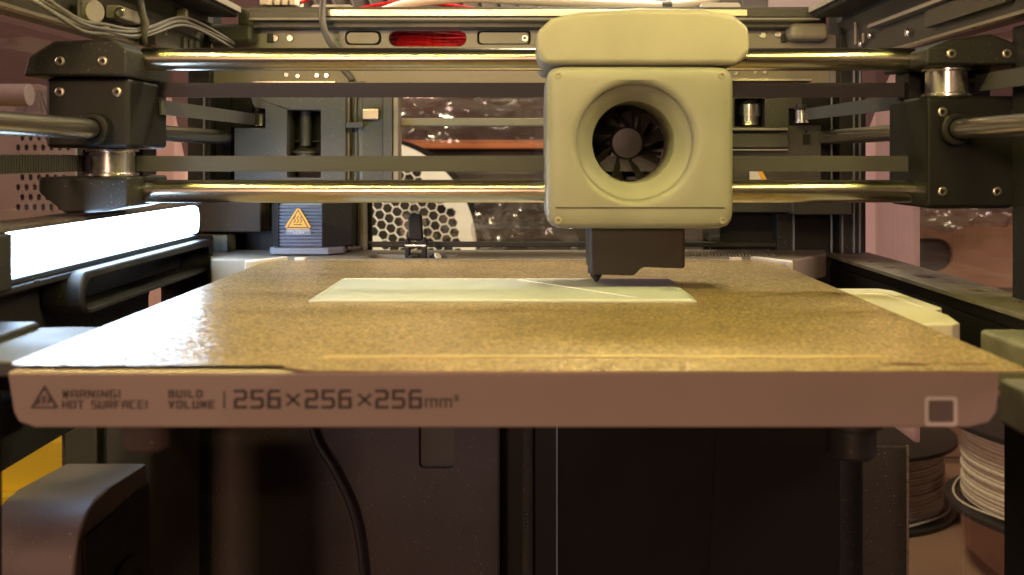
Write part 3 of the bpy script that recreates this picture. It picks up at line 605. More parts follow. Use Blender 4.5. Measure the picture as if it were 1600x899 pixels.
# belts
def belt(label, x0, y0, x1, y1, z, h, teeth=0):
    bm = new(); d = Vector((x1 - x0, y1 - y0, 0)); ln = d.length; d.normalize(); nrm = Vector((-d.y, d.x, 0)); p = Vector((x0, y0, 0))
    def slab(a, b, n0, n1):
        q = [p + d * a + nrm * n0, p + d * b + nrm * n0, p + d * b + nrm * n1, p + d * a + nrm * n1]
        lo = [bm.verts.new((v.x, v.y, z - h / 2)) for v in q]; hi = [bm.verts.new((v.x, v.y, z + h / 2)) for v in q]
        bm.faces.new(lo[::-1]); bm.faces.new(hi)
        for i in range(4): bm.faces.new((lo[i], lo[(i + 1) % 4], hi[(i + 1) % 4], hi[i]))
    slab(0, ln, -0.5, 0.5)
    if teeth:
        n = int(ln / 2)
        for k in range(n): slab(k * 2 + 0.45, k * 2 + 1.45, -1.3 if teeth < 0 else 0.5, -0.5 if teeth < 0 else 1.3)
    return tag(obj('drive_belt', bm, 'belt', None, smooth=0), label, 'belt', 'drive belts')
belt('flat grey drive belt crossing the chamber just under the upper rod', -160, 445.5, 166, 445.5, Z(141, 445), 6.4)
belt('flat grey drive belt crossing the chamber just above the lower rod', -164, 433, 162, 433, Z(256, 433), 6.6)
belt('grey drive belt running back from the left carriage to the rear bracket', -158, 444, -156, 597, 75.5, 6.4)
belt('grey drive belt running back from the right carriage to the rear bracket', 163, 447, 158, 594, 77.8, 6.4)
belt('toothed grey drive belt running forward from the left carriage pulley', -183, 424, -186, 235, 51.3, 6.8, teeth=1)
belt('grey drive belt running forward from the right carriage pulley', 187, 424, 196, 250, 84.4, 7.0)
# rear corner pulleys carrying the side belts
for label, x, z0 in (('small steel corner pulley at the left rear bracket', -154.5, 71.9), ('small steel corner pulley at the right rear bracket', 157, 73.2)):
    t = thing('corner_pulley', label, 'pulley', (x, 599 if x < 0 else 578, z0), 'corner pulleys'); yy = 600 if x < 0 else 581
    bm = new(); lathe(bm, (x, yy, z0), (0, 0, 1), [(0, 4.1), (0.8, 4.1), (0.9, 3.5), (7, 3.5)], 24); obj('pulley_drum', bm, 'chrome', t)
    bm = new(); lathe(bm, (x, yy, z0 + 7.1), (0, 0, 1), [(0, 4.2), (1.2, 4.2), (1.6, 3.2), (3.4, 3)], 24); obj('pulley_cap', bm, 'black', t)

# =================================================================== tool head
th = thing('tool_head', 'cream print head with round fan opening on the rods above the plate', 'print head', (46, 430, 1))
dh = 398.0
cx, cz, rr_ = X(993, dh), Z(222, dh), 16.2
RO = 22.5
hx0, hx1, hz0, hz1 = X(853, dh), X(1147, dh), Z(358, dh), Z(103, dh)
bm = new(); n = 120
def outline(k, inset):                         # rounded box outline of the cover along a ray from the fan centre
    a = 2 * math.pi * k / n; c, s_ = math.cos(a), math.sin(a)
    hw = (hx1 - hx0) / 2 - inset; hh = (hz1 - hz0) / 2 - inset; mx_, mz_ = (hx0 + hx1) / 2, (hz0 + hz1) / 2
    lo, hi = 0.0, 90.0
    for _ in range(30):
        t = (lo + hi) / 2; qx, qz = cx + c * t, cz + s_ * t
        if abs((qx - mx_) / hw) ** 14 + abs((qz - mz_) / hh) ** 14 < 1: lo = t
        else: hi = t
    return cx + c * lo, cz + s_ * lo
def hole(k, r):
    a = 2 * math.pi * k / n; return cx + r * math.cos(a), cz + r * math.sin(a)
rings = []
for r, dy in ((RO, 10), (RO, 3.2), (RO + 0.4, 1.6), (RO + 1.4, 0.4), (RO + 3, 0)): rings.append([bm.verts.new((hole(k, r)[0], dh + dy, hole(k, r)[1])) for k in range(n)])
for t in (0.35, 0.7):
    row = []
    for k in range(n):
        a, b = hole(k, RO + 3), outline(k, 5.5); row.append(bm.verts.new((a[0] + (b[0] - a[0]) * t, dh, a[1] + (b[1] - a[1]) * t)))
    rings.append(row)
for ins, dy in ((5.5, 0), (2.4, 0.15), (1.1, 0.7), (0.3, 1.6), (0, 2.8), (0, 50), (1.0, 57), (4, 60)): rings.append([bm.verts.new((outline(k, ins)[0], dh + dy, outline(k, ins)[1])) for k in range(n)])
for p, q in zip(rings, rings[1:]):
    for k in range(n): bm.faces.new((p[k], p[(k + 1) % n], q[(k + 1) % n], q[k]))
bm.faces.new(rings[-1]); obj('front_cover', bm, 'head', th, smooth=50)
# dished funnel inside the fan opening
bm = new(); n = 72
prof = [(RO - 0.05, 3.8), (RO - 1.4, 5.2), (RO - 4.0, 6.6), (rr_ + 2, 7.6), (rr_ + 0.4, 8.4), (rr_, 10), (rr_, 38)]
rings = [[bm.verts.new((cx + r * math.cos(2 * math.pi * k / n), dh + a, cz + r * math.sin(2 * math.pi * k / n))) for k in range(n)] for r, a in prof]
for p, q in zip(rings, rings[1:]):
    for k in range(n): bm.faces.new((p[k], p[(k + 1) % n], q[(k + 1) % n], q[k]))
obj('fan_funnel', bm, 'head', th, smooth=60)
bm = new(); lathe(bm, (cx, dh + 38, cz), (0, -1, 0), [(0, 7), (5, 7), (6, 6.2), (6.3, 2)], 28); fan = obj('fan_hub', bm, 'fan', th)
for k in range(9):
    a = 2 * math.pi * k / 9; bm = new(); vs = []
    for r in (6.8, 15.8):
        for da, dy in ((-0.16, 31.5), (0.22, 37.5)):
            for t in (0, 0.7):
                aa = a + da + (0.25 if r > 8 else 0); vs.append(bm.verts.new((cx + r * math.cos(aa), dh + dy + t, cz + r * math.sin(aa))))
    for f in ((0, 2, 6, 4), (1, 5, 7, 3), (0, 1, 3, 2), (4, 6, 7, 5), (0, 4, 5, 1), (2, 3, 7, 6)): bm.faces.new([vs[i] for i in f])
    obj('fan_blade', bm, 'fan', th, smooth=0)
bm = new(); box(bm, cx - 17, cx + 17, 459, 461, cz - 17, cz + 17); obj('fan_backplate', bm, 'deep', th)
# domed upper housing
bm = new(); out = prow([(850, 101.6), (838, 84), (838, 50), (862, 28), (910, 16), (1000, 12), (1100, 13), (1146, 22), (1170, 42), (1172, 84), (1154, 101.6)], dh - 1)
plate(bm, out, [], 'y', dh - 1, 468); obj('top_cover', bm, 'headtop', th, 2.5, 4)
bm = new(); box(bm, X(880, 400), X(1112, 400), 401, 456, Z(107, 400), Z(96, 400)); obj('seam', bm, 'stickerline', th)
# lower lip and hot end
for px, py in ((872, 345), (1130, 345), (872, 118), (1128, 118)):
    bm = new(); lathe(bm, (X(px, dh), dh + 0.3, Z(py, dh)), (0, -1, 0), [(0, 1.5), (0.5, 1.5), (0.6, 1.2), (0.6, 0.7), (0.1, 0.6)], 16); obj('screw', bm, 'header', th)
for sx, w in ((868, 1132),):
    bm = new(); box(bm, X(sx, dh), X(w, dh), dh - 0.25, dh + 0.4, Z(325.5, dh), Z(324, dh)); obj('panel_seam', bm, 'hotend', th)
dn = 424.0
bm = new(); plate(bm, prow([(920, 352), (1066, 352), (1066, 417), (1000, 415), (988, 428), (922, 426)], dn), [], 'y', dn - 8, 452); obj('hot_end', bm, 'hotend', th, 1.2, 3)
nx = X(931, 436)
bm = new(); lathe(bm, (nx, 434, 7), (0, 0, -1), [(0, 3.6), (2.2, 3.6), (2.3, 2.6), (3.6, 2.4), (5.7, 0.7), (6.0, 0.5)], 20); obj('nozzle', bm, 'hotend', th)
for sx in (-1, 1):
    bm = new(); box(bm, *sorted((X(1005, 430) + sx * 26, X(1005, 430) + sx * 34)), 424, 452, 47, 82); obj('slider_block', bm, 'black', th, 1)
bm = new(); box(bm, X(915, 440), X(1075, 440), 424.5, 450, 31, 36.0); obj('rod_clamp', bm, 'black', th)

# =================================================================== machine items at the rear
# stepper motor with cooling fins and hot-surface sticker
dm = 566.0
mo = thing('stepper_motor', 'stepper motor with ribbed fins and orange heat warning sticker', 'motor', (X(480, dm), dm + 15, Z(397, dm)))
for k in range(12):
    zz = Z(321 + k * 5.4, dm); bm = new(); box(bm, X(436, dm), X(503, dm), dm, dm + 3.5, zz - 1.55, zz); obj('fin', bm, 'bluefin', mo, 0.25)
bm = new(); box(bm, X(437, dm), X(502, dm), dm + 1.4, dm + 26, Z(386, dm), Z(318, dm)); obj('motor_body', bm, 'stickergrey', mo)
bm = new(); plate(bm, [(X(419, dm), dm + 8), (X(435.6, dm), dm - 1), (X(435.6, dm), dm + 30), (X(419, dm), dm + 30)], [], 'z', Z(386, dm), Z(318, dm)); obj('side_rib', bm, 'black', mo, 0.4)
bm = new(); plate(bm, [(X(545, dm), dm + 10), (X(503.4, dm), dm - 1), (X(503.4, dm), dm + 30), (X(545, dm), dm + 30)], [], 'z', Z(386, dm), Z(318, dm)); obj('side_rib', bm, 'black', mo, 0.4)
bm = new(); plate(bm, [(X(420, dm), dm + 2), (X(430, dm), dm - 4), (X(515, dm), dm - 4), (X(535, dm), dm + 4), (X(535, dm), dm + 28), (X(420, dm), dm + 28)], [], 'z', Z(397, dm), Z(386.6, dm)); obj('motor_foot', bm, 'stickergrey', mo, 0.6)
def tri(a): return prow(a, dm)
bm = new(); plate(bm, tri([(446, 354), (449, 358), (482, 358), (486, 354), (468.5, 326), (464.5, 326)]), [], 'y', dm - 0.9, dm - 0.3); stx = obj('heat_sticker', bm, 'orange', mo)
bm = new(); ribbon(bm, tri([(450, 355.5), (466.5, 328.5), (482, 355.5), (450, 355.5)]), 0.5, dm - 0.95)
for q in (461, 466, 471): ribbon(bm, tri([(q - 1.2, 348), (q + 1.4, 345), (q - 1.4, 341), (q + 1.2, 338)]), 0.45, dm - 0.95)
ribbon(bm, tri([(460, 351), (472, 351)]), 0.45, dm - 0.95); obj('sticker_mark', bm, 'stickerline', stx, smooth=0)
bm = new(); plate(bm, rrect(X(447, dm), X(486, dm), Z(367, dm), Z(358.6, dm), 0.4), [], 'y', dm - 0.7, dm - 0.3); obj('sticker_base', bm, 'stickergrey', stx)
def text(body, px, py, size, d, m, parent, bold=False):
    cu = bpy.data.curves.new('t', 'FONT'); cu.body = body; cu.size = size; cu.align_x = 'CENTER'; cu.align_y = 'CENTER'
    to = bpy.data.objects.new('t', cu); C.objects.link(to); dg = bpy.context.evaluated_depsgraph_get()
    me = bpy.data.meshes.new_from_object(to.evaluated_get(dg)); bpy.data.objects.remove(to)
    bm = new(); bm.from_mesh(me); bpy.data.meshes.remove(me)
    for v in bm.verts: v.co = Vector((X(px, d) + v.co.x, d - 0.02, Z(py, d) + v.co.y))
    return obj('lettering', bm, m, parent, smooth=0)
text('CAUTION HOT', 466.5, 360.6, 1.75, dm - 0.7, 'stickerwhite', stx)
text('\u5c0f\u5fc3\u70eb\u4f24', 466.5, 364.4, 1.6, dm - 0.7, 'stickerwhite', stx)
# latch lever behind the plate
dl = 556.0
la = thing('latch_lever', 'black latch lever standing upright behind the build plate', 'latch', (X(651, dl), dl, -9))
bm = new(); plate(bm, prow([(639, 376), (638, 340), (642, 332), (648, 329), (654, 330), (659, 338), (661, 376)], dl), [], 'y', dl - 3, dl + 3); obj('lever_arm', bm, 'deep', la, 1, 3)
bm = new(); tube(bm, [(X(642, dl), dl - 3.2, Z(333, dl)), (X(649, dl), dl - 3.6, Z(330.5, dl)), (X(656, dl), dl - 3.2, Z(333, dl))], 0.7, 8); obj('lever_tip', bm, 'header', la)
for a in (634, 660):
    bm = new(); plate(bm, prow([(a, 412), (a, 376), (a + 3, 370), (a + 6.5, 376), (a + 6.5, 412)], dl), [], 'y', dl - 5, dl + 5); obj('bracket_cheek', bm, 'deep', la, 0.5)
bm = new(); cyl(bm, (X(635, dl), dl - 4, Z(383, dl)), (X(667, dl), dl - 4, Z(383, dl)), 1.4, 14); obj('pivot_pin', bm, 'chrome', la)
bm = new(); lathe(bm, (X(649, dl), dl - 4, Z(403, dl)), (0, -1, 0), [(0, 3.2), (1.5, 3.2), (2, 2.4), (2, 1.3), (1, 1.2)], 20); obj('bolt', bm, 'deep', la)
bm = new(); box(bm, X(636, dl), X(666, dl), dl - 3, dl + 4, -10, Z(397, dl)); obj('bracket_base', bm, 'black', la, 0.5)
bm = new(); cyl(bm, (X(671, dl), dl, -4), (X(683, dl), dl - 3, -0.2), 2.6, 18); rl = obj('roller', bm, 'deep', la, 0.4)
bm = new(); cyl(bm, (X(683.3, dl), dl - 3.05, -0.1), (X(686, dl), dl - 3.6, 0.8), 2.2, 18); obj('roller_cap', bm, 'white', la, 0.4)
# auxiliary fan box bottom left
af = thing('fan_box', 'taupe rounded plastic fan box in the lower left of the chamber', 'fan box', (-160, 362, -220))
prof = [(396, -64.5), (356, -62), (349, -62.6), (342, -65), (336.5, -69), (333, -75), (331.4, -83), (331, -92), (331, -215), (396, -215)]
bm = new(); plate(bm, prof, [], 'x', -177, -146); obj('fan_shell', bm, 'fanbox', af, 1.2, 3)
bm = new(); lathe(bm, (-145.8, 372, -118), (1, 0, 0), [(0, 26), (1.5, 26), (1.8, 25), (1.8, 21), (0.4, 20.5), (0.4, 8), (1.4, 7.5), (1.4, 1)], 40); obj('fan_inlet', bm, 'deep', af)
bm = new(); box(bm, -145.9, -145.2, 338, 396, -215, -72); obj('fan_side_shade', bm, 'deep', af)  # black sheet that paints the unlit right face of the box
# lead screw
bm = new(); segs = 60; pts = []
for k in range(300):
    pts.append((k * 0.7, 3.6 if k % 2 else 3.0))
lathe(bm, (X(824, 618), 618, -214), (0, 0, 1), pts, 14); tag(obj('lead_screw', bm, 'frame', None, smooth=0), 'threaded lead screw in the black channel below the bed', 'lead screw')
# cables in the rear guide
for k, (px, r, mm_) in enumerate(((551, 1.1, 'cableblack'), (555, 1.0, 'cable'), (559, 1.1, 'cableblack'), (564, 2.2, 'cable'))):
    bm = new(); xx = X(px, 594)
    tube(bm, smooth_path([(xx + (k - 2) * 0.6 + 1.5, 597, Z(128, 594)), (xx, 595, Z(165, 594)), (xx + 0.6, 594, Z(230, 594)), (xx + k * 0.8 - 1, 594, Z(310, 594)), (xx + (k - 1.5) * 1.4, 592, Z(390, 594))], 6), r, 10)
    tag(obj('cable', bm, mm_, None), ['thin black cable at the left edge of the rear cable bundle', 'thin grey cable second from left in the rear cable bundle', 'thin black cable third from left in the rear cable bundle', 'thick grey cable at the right edge of the rear cable bundle'][k], 'cable', 'cables in the rear guide')
bm = new(); box(bm, X(541.5, 589), X(568, 589), 587, 591.5, Z(200, 589), Z(191, 589)); tag(obj('cable_clip', bm, 'grey', None, 0.4), 'grey clip holding the vertical cables at the rear guide', 'clip')
bm = new(); tube(bm, smooth_path([(X(545, 586), 588, -0.2), (X(540, 586), 583, 4), (X(550, 586), 580, 2.2), (X(562, 586), 586, 2)], 6), 1.0, 8); tag(obj('cable_loop', bm, 'cable', None), 'small looped cable end beside the stepper motor foot', 'cable')
# hanging cable in front of the header panel
bm = new(); d0 = 576
tube(bm, smooth_path([(X(505, d0), 580, Z(-25, d0)), (X(503, d0), 578, Z(5, d0)), (X(504, d0), 576, Z(35, d0)), (X(511, d0), 578, Z(60, d0)), (X(521, d0), 586, Z(80, d0)), (X(533, 598), 598, Z(104, 598)), (X(545, 598), 599, Z(118, 598)), (X(550, 598), 598, Z(127, 598))], 7), 1.9, 12)
tag(obj('hanging_cable', bm, 'cable', None), 'grey cable hanging down in front of the rear header panel', 'cable')
bm = new(); tube(bm, smooth_path([(X(470, 588), 590, -60), (X(487, 588), 588, Z(672, 588)), (X(520, 588), 586, Z(730, 588)), (X(548, 588), 586, Z(790, 588)), (X(562, 588), 586, Z(850, 588)), (X(568, 588), 586, Z(910, 588))], 6), 1.7, 12)  # black tube added to draw the dark band on the wall
tag(obj('wall_band_tube', bm, 'cableblack', None), 'black tube drawing the dark curved band down the rear wall below the bed', 'cable')
# ribbon of wires along left beam with tie
for k in range(4):
    bm = new(); o4 = k * 1.5
    P = [(30, -18, 340), (62, 2, 362), (96, 22, 380), (130, 40, 400), (165, 47, 428), (205, 53, 455), (235, 47, 478), (280, 33, 515), (315, 45, 548), (365, 72, 590)]
    tube(bm, smooth_path([(X(a, d) + 0.5 * math.sin(k * 2 + i), d, Z(b, d) + (k - 1.5) * 1.25 + 0.45 * math.sin(i * 1.7 + k * 2.3)) for i, (a, b, d) in enumerate(P)], 6), 0.75, 8)
    tag(obj('wire', bm, 'cable', None), ['lowest', 'second lowest', 'second highest', 'highest'][k] + ' grey wire of the loom along the left beam', 'wire', 'wires along the left beam')
bm = new(); d0 = 470
tieP = [(222, -6), (224, 12), (229, 26), (234, 38), (231, 52), (228, 72)]
for i, (a, b) in enumerate(tieP):
    bm.verts.new((X(a - 6, d0), d0 - 3 - (2 if i in (2, 3, 4) else 0), Z(b, d0))); bm.verts.new((X(a + 6, d0), d0 - 3 - (2 if i in (2, 3, 4) else 0), Z(b, d0)))
bm.verts.ensure_lookup_table()
for i in range(len(tieP) - 1): bm.faces.new([bm.verts[j] for j in (2 * i, 2 * i + 1, 2 * i + 3, 2 * i + 2)])
tie = obj('cable_tie', bm, 'tape', None); sm = tie.modifiers.new('thick', 'SOLIDIFY'); sm.thickness = 0.0006
tag(tie, 'dark fabric strap wrapped round the wires on the left beam', 'strap')
bm = new(); d0 = 418; cyl(bm, (X(138, d0), d0 - 2, Z(42, d0)), (X(163, 432), 432, Z(47, 432)), 2.6, 14); tag(obj('wire_sleeve', bm, 'tape', None), 'dark sleeve taped round the wires near the corner knob', 'sleeve')
# sticker scrap on the right bracket
bm = new(); plate(bm, prow([(1171, 281), (1171, 264), (1181, 263), (1190, 281)], 578), [], 'y', 577.4, 578); t_ = tag(obj('paper_label', bm, 'white', None), 'small white label with orange stripe on the right rear bracket', 'label')
bm = new(); plate(bm, prow([(1181.5, 263), (1188, 263), (1198, 281), (1190.5, 281)], 578), [], 'y', 577.5, 578); obj('stripe', bm, 'orange', t_)
# red filament behind the header opening
rf = thing('red_filament_coil', 'coil of glossy red filament seen through the header slot', 'filament', (X(668, 625), 640, Z(90, 625)))
for k in range(13):
    bm = new(); zz = Z(46 + k * 2.4, 625); j = random.uniform(-1, 1)
    tube(bm, smooth_path([(X(590, 625), 628 + (k % 3) * 1.2, zz + j), (X(640, 625), 618 + (k % 3) * 1.0, zz - j * 0.6), (X(690, 625), 617 + (k % 2) * 1.2, zz + j * 0.9), (X(745, 625), 628 + (k % 3), zz - j)], 5), 0.85, 8); obj('strand', bm, 'red', rf)
# things above the frame
tb = [(('white', (590, 22), (640, 6), (720, -3), (800, -1), (900, 4), (1035, 10)), 'long white tube lying over the rear top beam', 3.2),
      (('white', (1046, 9), (1080, 5), (1120, -4), (1180, -22)), 'short white tube rising at the right of the rear beam', 3.0)]
for (mm_, *P), lab, r in tb:
    bm = new(); tube(bm, smooth_path([(X(a, 640), 640, Z(b, 640)) for a, b in P], 6), r, 14); tag(obj('plastic_tube', bm, 'tube', None), lab, 'tube', 'white tubes on top')
bm = new(); cyl(bm, (X(1034, 640), 640, Z(10, 640)), (X(1049, 640), 640, Z(9, 640)), 3.6, 16); tag(obj('tube_coupler', bm, 'grey', None), 'grey coupler joining the two white tubes on top', 'coupler')
bm = new(); tube(bm, smooth_path([(X(560, 660), 660, Z(14, 660)), (X(620, 660), 660, Z(4, 660)), (X(680, 660), 662, Z(6, 660)), (X(760, 660), 660, Z(16, 660))], 6), 1.2, 10); tag(obj('red_tube', bm, 'red', None), 'thin red filament arching behind the rear top beam', 'filament')
cn = thing('wire_connector', 'ivory plastic wire connector on top of the left rear frame', 'connector', (X(438, 610), 610, Z(20, 610)))
bm = new(); box(bm, X(412, 610), X(468, 610), 600, 622, Z(12, 610), Z(-14, 610)); obj('connector_body', bm, 'connector', cn, 1)
for k in range(4):
    bm = new(); box(bm, X(418 + k * 12, 598), X(426 + k * 12, 598), 596, 599.8, Z(9, 598), Z(-6, 598)); obj('connector_latch', bm, 'connector', cn, 0.6)
bm = new(); tube(bm, smooth_path([(X(462, 604), 612, Z(2, 604)), (X(480, 604), 610, Z(-4, 604)), (X(500, 604), 612, Z(-20, 604))], 5), 1.1, 8); obj('lead', bm, 'red', cn)
for a, b in ((488, 552), (1094, 1155)):
    bm = new(); plate(bm, rrect(X(a, 618), X(b, 618), Z(24, 618), Z(9 if a < 800 else 6, 618), 2), [], 'y', 614, 621)
    tag(obj('lid_hinge', bm, 'white', None, 0.8), 'white lid hinge block at the %s of the rear top beam' % ('left' if a < 800 else 'right'), 'hinge', 'white hinge blocks')
bm = new(); box(bm, X(470, 900), X(1190, 900), 880, 884, Z(40, 900), Z(-30, 900)); vent = tag(obj('dark_shelf_board', bm, 'darkroom', None), 'dark slatted board behind the top of the printer', 'board')
for k in range(24):
    bm = new(); xx = X(480 + k * 29, 878); v = []
    for (dx, zz) in ((0, Z(-30, 878)), (1.6, Z(-30, 878)), (14, Z(40, 878)), (12.4, Z(40, 878))):
        v += [bm.verts.new((xx + dx, 876, zz)), bm.verts.new((xx + dx, 879.8, zz))]
    for f in ((0, 2, 4, 6), (1, 7, 5, 3), (0, 1, 3, 2), (2, 3, 5, 4), (4, 5, 7, 6), (6, 7, 1, 0)): bm.faces.new([v[i] for i in f])
    obj('slat', bm, 'taupebox', vent, smooth=0)
bm = new(); box(bm, X(1200, 800), X(1290, 800), 790, 800, Z(20, 800), Z(-40, 800)); bk = tag(obj('magazine', bm, 'perf', None), 'mauve and blue packet on the shelf at the top right', 'packet')

# =================================================================== things outside the machine
# white liner boards on both sides
for s, lab, P in ((1, 'white board standing outside the right glass', [(541, -97), (541, 105), (560, 107), (575, 103), (590, 92), (628, 58), (632, -97)]),
                  (-1, 'white board standing outside the left glass', [(556, -160), (553, 100), (566, 107), (585, 104), (592, 98), (640, 24), (644, -160)])):
    bm = new(); plate(bm, P, [], 'x', *sorted((s * 206, s * 209))); tag(obj('liner_board', bm, 'liner', None, 0.6), lab, 'board', 'white side boards')
# honeycomb spool
ds = 940.0; scx, scz = X(574, ds), Z(388, ds)
hs = thing('honeycomb_spool', 'white filament spool with honeycomb side behind the rear window', 'spool', (scx, ds, scz - 100))
holes = []; p_ = 9.35; rot = R(-20)
for i in range(-11, 12):
    for j in range(-11, 12):
        x = p_ * (i + 0.5 * (j % 2)); z = p_ * 0.866 * j
        x, z = x * math.cos(rot) - z * math.sin(rot), x * math.sin(rot) + z * math.cos(rot)
        r = math.hypot(x, z)
        if r < 84.5 and r > 14:
            holes.append([(scx + x + 4.85 * math.cos(R(90 + 60 * k) + rot), scz + z + 4.85 * math.sin(R(90 + 60 * k) + rot)) for k in range(6)])
bm = new(); plate(bm, circle(scx, scz, 100, 96), holes, 'y', ds, ds + 3.5); obj('front_flange', bm, 'hexwhite', hs)
bm = new(); lathe(bm, (scx, ds + 12, scz), (0, 1, 0), [(0, 82), (1, 84), (46, 84)], 64); obj('winding', bm, 'taupebox', hs)
bm = new(); lathe(bm, (scx, ds + 60, scz), (0, 1, 0), [(0, 103), (4, 103)], 64); obj('rear_flange', bm, 'spoolblack', hs)
# bin with orange rim and bags seen through the rear window
bn = thing('storage_bin', 'taupe bin with an orange rim behind the rear window', 'bin', (X(800, 1080), 1150, -270))
bm = new(); box(bm, X(560, 1080), X(1240, 1080), 1080, 1260, -270, Z(234, 1080)); obj('bin_body', bm, 'taupebox', bn, 3)
bm = new(); box(bm, X(556, 1075), X(1244, 1075), 1072, 1268, Z(233.5, 1075), Z(219, 1075)); obj('bin_rim', bm, 'orangebox', bn, 2)
def crumple(name, label, px0, px1, py0, py1, d, amp, seed, n=34, m='bag'):
    bm = new(); g = []
    for i in range(n + 1):
        row = []
        for j in range(n + 1):
            u, v = i / n, j / n
            x = X(px0 + (px1 - px0) * u, d); z = Z(py1 + (py0 - py1) * v, d)
            q = Vector((u * 4 + seed, v * 3, seed * 1.7))
            k = abs(noise.noise(q * 0.8)) + 0.45 * abs(noise.noise(q * 1.7)) + 0.12 * abs(noise.noise(q * 4.1))
            edge = min(u, 1 - u, 1 - v) * 5
            row.append(bm.verts.new((x + 6 * noise.noise(q * 1.9 + Vector((5, 0, 0))), d - amp * k + 14 * (1 - min(edge, 1)), z + 8 * noise.noise(q * 1.4 + Vector((0, 7, 0))) * (1 if v > 0 else 0))))
        g.append(row)
    for i in range(n):
        for j in range(n): bm.faces.new((g[i][j], g[i + 1][j], g[i + 1][j + 1], g[i][j + 1]))
    o = obj(name, bm, m, None, smooth=50); return tag(o, label, 'plastic bag', 'crumpled plastic bags')
crumple('plastic_bag', 'crumpled clear plastic bag above the orange bin rim', 628, 870, 150, 224, 1030, 50, 2.3)
crumple('plastic_bag', 'crumpled clear plastic bag at the right of the honeycomb spool', 742, 900, 300, 400, 900, 60, 5.1)
crumple('plastic_bag', 'crumpled plastic bag lying on top of the cardboard box', 1420, 1600, 285, 352, 1075, 45, 9.4)
bm = new(); box(bm, X(1000, 1000), X(1110, 1000), 1000, 1030, -270, Z(150, 1000)); tag(obj('dark_carton', bm, 'darkroom', None, 1), 'dark carton standing behind the print head', 'carton')
# cardboard box beyond the right glass
db = 1100.0
cb = thing('cardboard_box', 'brown cardboard box with dark hand hole beyond the right glass', 'box', (X(1510, db), 1250, -270))
zt = Z(346, db)
bm = new(); plate(bm, [(X(1330, db), -269), (X(1330, db), zt), (X(1690, db), zt), (X(1690, db), -269)], [rrect(X(1380, db), X(1489, db), Z(425, db), Z(373, db), 17.8, 8)], 'y', db, db + 5); obj('front_face', bm, 'cardboard', cb, 0.6)
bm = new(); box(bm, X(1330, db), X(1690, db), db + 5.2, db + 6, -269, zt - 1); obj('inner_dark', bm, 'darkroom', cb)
bm = new(); box(bm, X(1330, db), X(1690, db), db + 6.2, db + 300, zt - 6, zt - 1); obj('top_flap', bm, 'cardboard', cb)
bm = new(); box(bm, X(1330, db), X(1330, db) + 5, db + 6.2, db + 300, -269, zt - 6.2); obj('side_face', bm, 'cardboard', cb)
bm = new(); box(bm, X(1425, db - 2), X(1680, db - 2), db - 3, db - 0.3, Z(452, db), Z(449, db)); obj('seam_tape', bm, 'taupebox', cb)
# spools on the table beyond the lower right glass
def spool(label, c, tilt, wound, group):
    t = thing('filament_spool', label, 'spool', c, group)
    for nm, prof, m in (('bottom_flange', [(0, 100), (3.5, 100)], 'spoolblack'),
                        ('top_flange', [(64, 100), (67.5, 100), (68, 96), (68, 30), (66, 28), (66, 10)], 'spoolblack'),
                        ('hub', [(3.6, 40), (63.8, 40)], 'spoolblack')):
        bm = new(); lathe(bm, c, (0, 0, 1), prof, 72); obj(nm, bm, m, t)
    bm = new(); prof = [(4, 60)]; rr = random.Random(3)
    for k in range(19):
        z = 5 + k * 3.1; r = 88 + rr.uniform(-1.2, 1.2)
        prof += [(z, r - 1.4), (z + 0.7, r), (z + 2.2, r), (z + 2.9, r - 1.4)]
    prof.append((63.9, 60)); lathe(bm, c, (0, 0, 1), prof, 72); obj('winding', bm, wound, t, smooth=20)
    bm = new()
    tube(bm, [(c[0] + 93 * math.cos(R(a * 6)), c[1] + 93 * math.sin(R(a * 6)), c[2] + 6 + 2.0 * math.sin(a * 0.4)) for a in range(60)], 0.9, 6); obj('loose_turn', bm, wound, t)
    t.rotation_euler = tilt
    return t
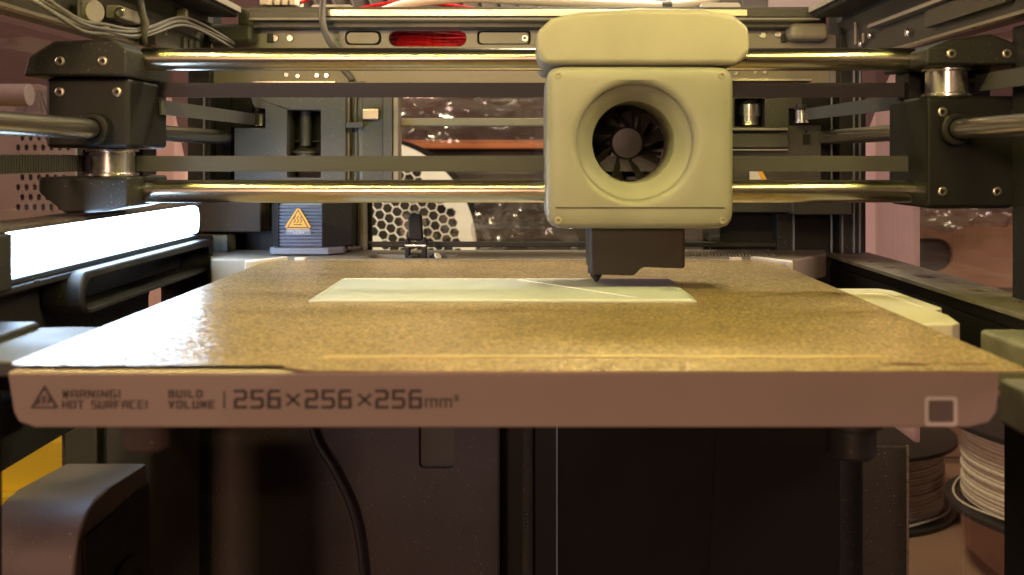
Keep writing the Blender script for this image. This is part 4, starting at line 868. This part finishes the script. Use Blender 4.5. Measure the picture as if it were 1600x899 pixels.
spool('spool of grey filament lying flat on the table', (300, 965, -269.4), (0, 0, 0), 'spoolgrey', 'spools on the table')
spool('spool of beige filament resting on a low carton', (432, 792, -222), (0, R(2), 0), 'spoolbeige', 'spools on the table')
bm = new(); box(bm, 366, 530, 724, 860, -269.4, -226); tag(obj('low_carton', bm, 'cardboard', None, 0.8), 'low brown carton under the beige spool', 'carton')
bm = new(); box(bm, 212, 700, 700, 1080, -269.9, -269.6); tag(obj('cardboard_sheet', bm, 'cardboard', None), 'flat sheet of cardboard on the table under the spools', 'cardboard')
# left outside
bm = new(); dp = 720.0; hl = []
for r_ in range(9):
    for c_ in range(9):
        px = 28 + c_ * 13 + (6.5 if r_ % 2 else 0); py = 200 + r_ * 15.5
        if px < 112: hl.append(rrect(X(px - 3.2, dp), X(px + 3.2, dp), Z(py + 5, dp), Z(py - 5, dp), 1.4, 3))
plate(bm, prow([(-40, 345), (-40, 132), (60, 132), (118, 150), (118, 345)], dp), hl, 'y', dp, dp + 3)
pf = thing('perforated_cabinet', 'mauve metal cabinet with rows of vent holes outside the left glass', 'cabinet', (X(40, dp), dp + 60, -270)); obj('vent_panel', bm, 'perf', pf, 0.3)
bm = new(); box(bm, X(-40, dp), X(118, dp), dp + 12, dp + 130, -270, Z(150, dp)); obj('cabinet_body', bm, 'darkroom', pf)
bm = new(); box(bm, X(-40, dp), X(118, dp), dp, dp + 11, -270, Z(346, dp)); obj('lower_panel', bm, 'perf', pf, 0.5)
bm = new(); cyl(bm, (X(2, 700), 690, Z(150, 700)), (X(58, 700), 690, Z(150, 700)), 7.5, 24); tag(obj('grey_roll', bm, 'perf', None, 0.6), 'short mauve roll in front of the perforated cabinet', 'roll')
yb = thing('yellow_crate', 'yellow plastic crate outside the lower left glass', 'crate', (-310, 560, -270))
bm = new(); box(bm, -420, -225, 560, 700, -270, -100); obj('crate_body', bm, 'yellow', yb, 3)
bm = new(); box(bm, -424, -221, 552, 558.8, -180, -128); obj('crate_rim', bm, 'yellow', yb, 2)

for o in list(bpy.data.objects):
    if '_w' in o: del o['_w']
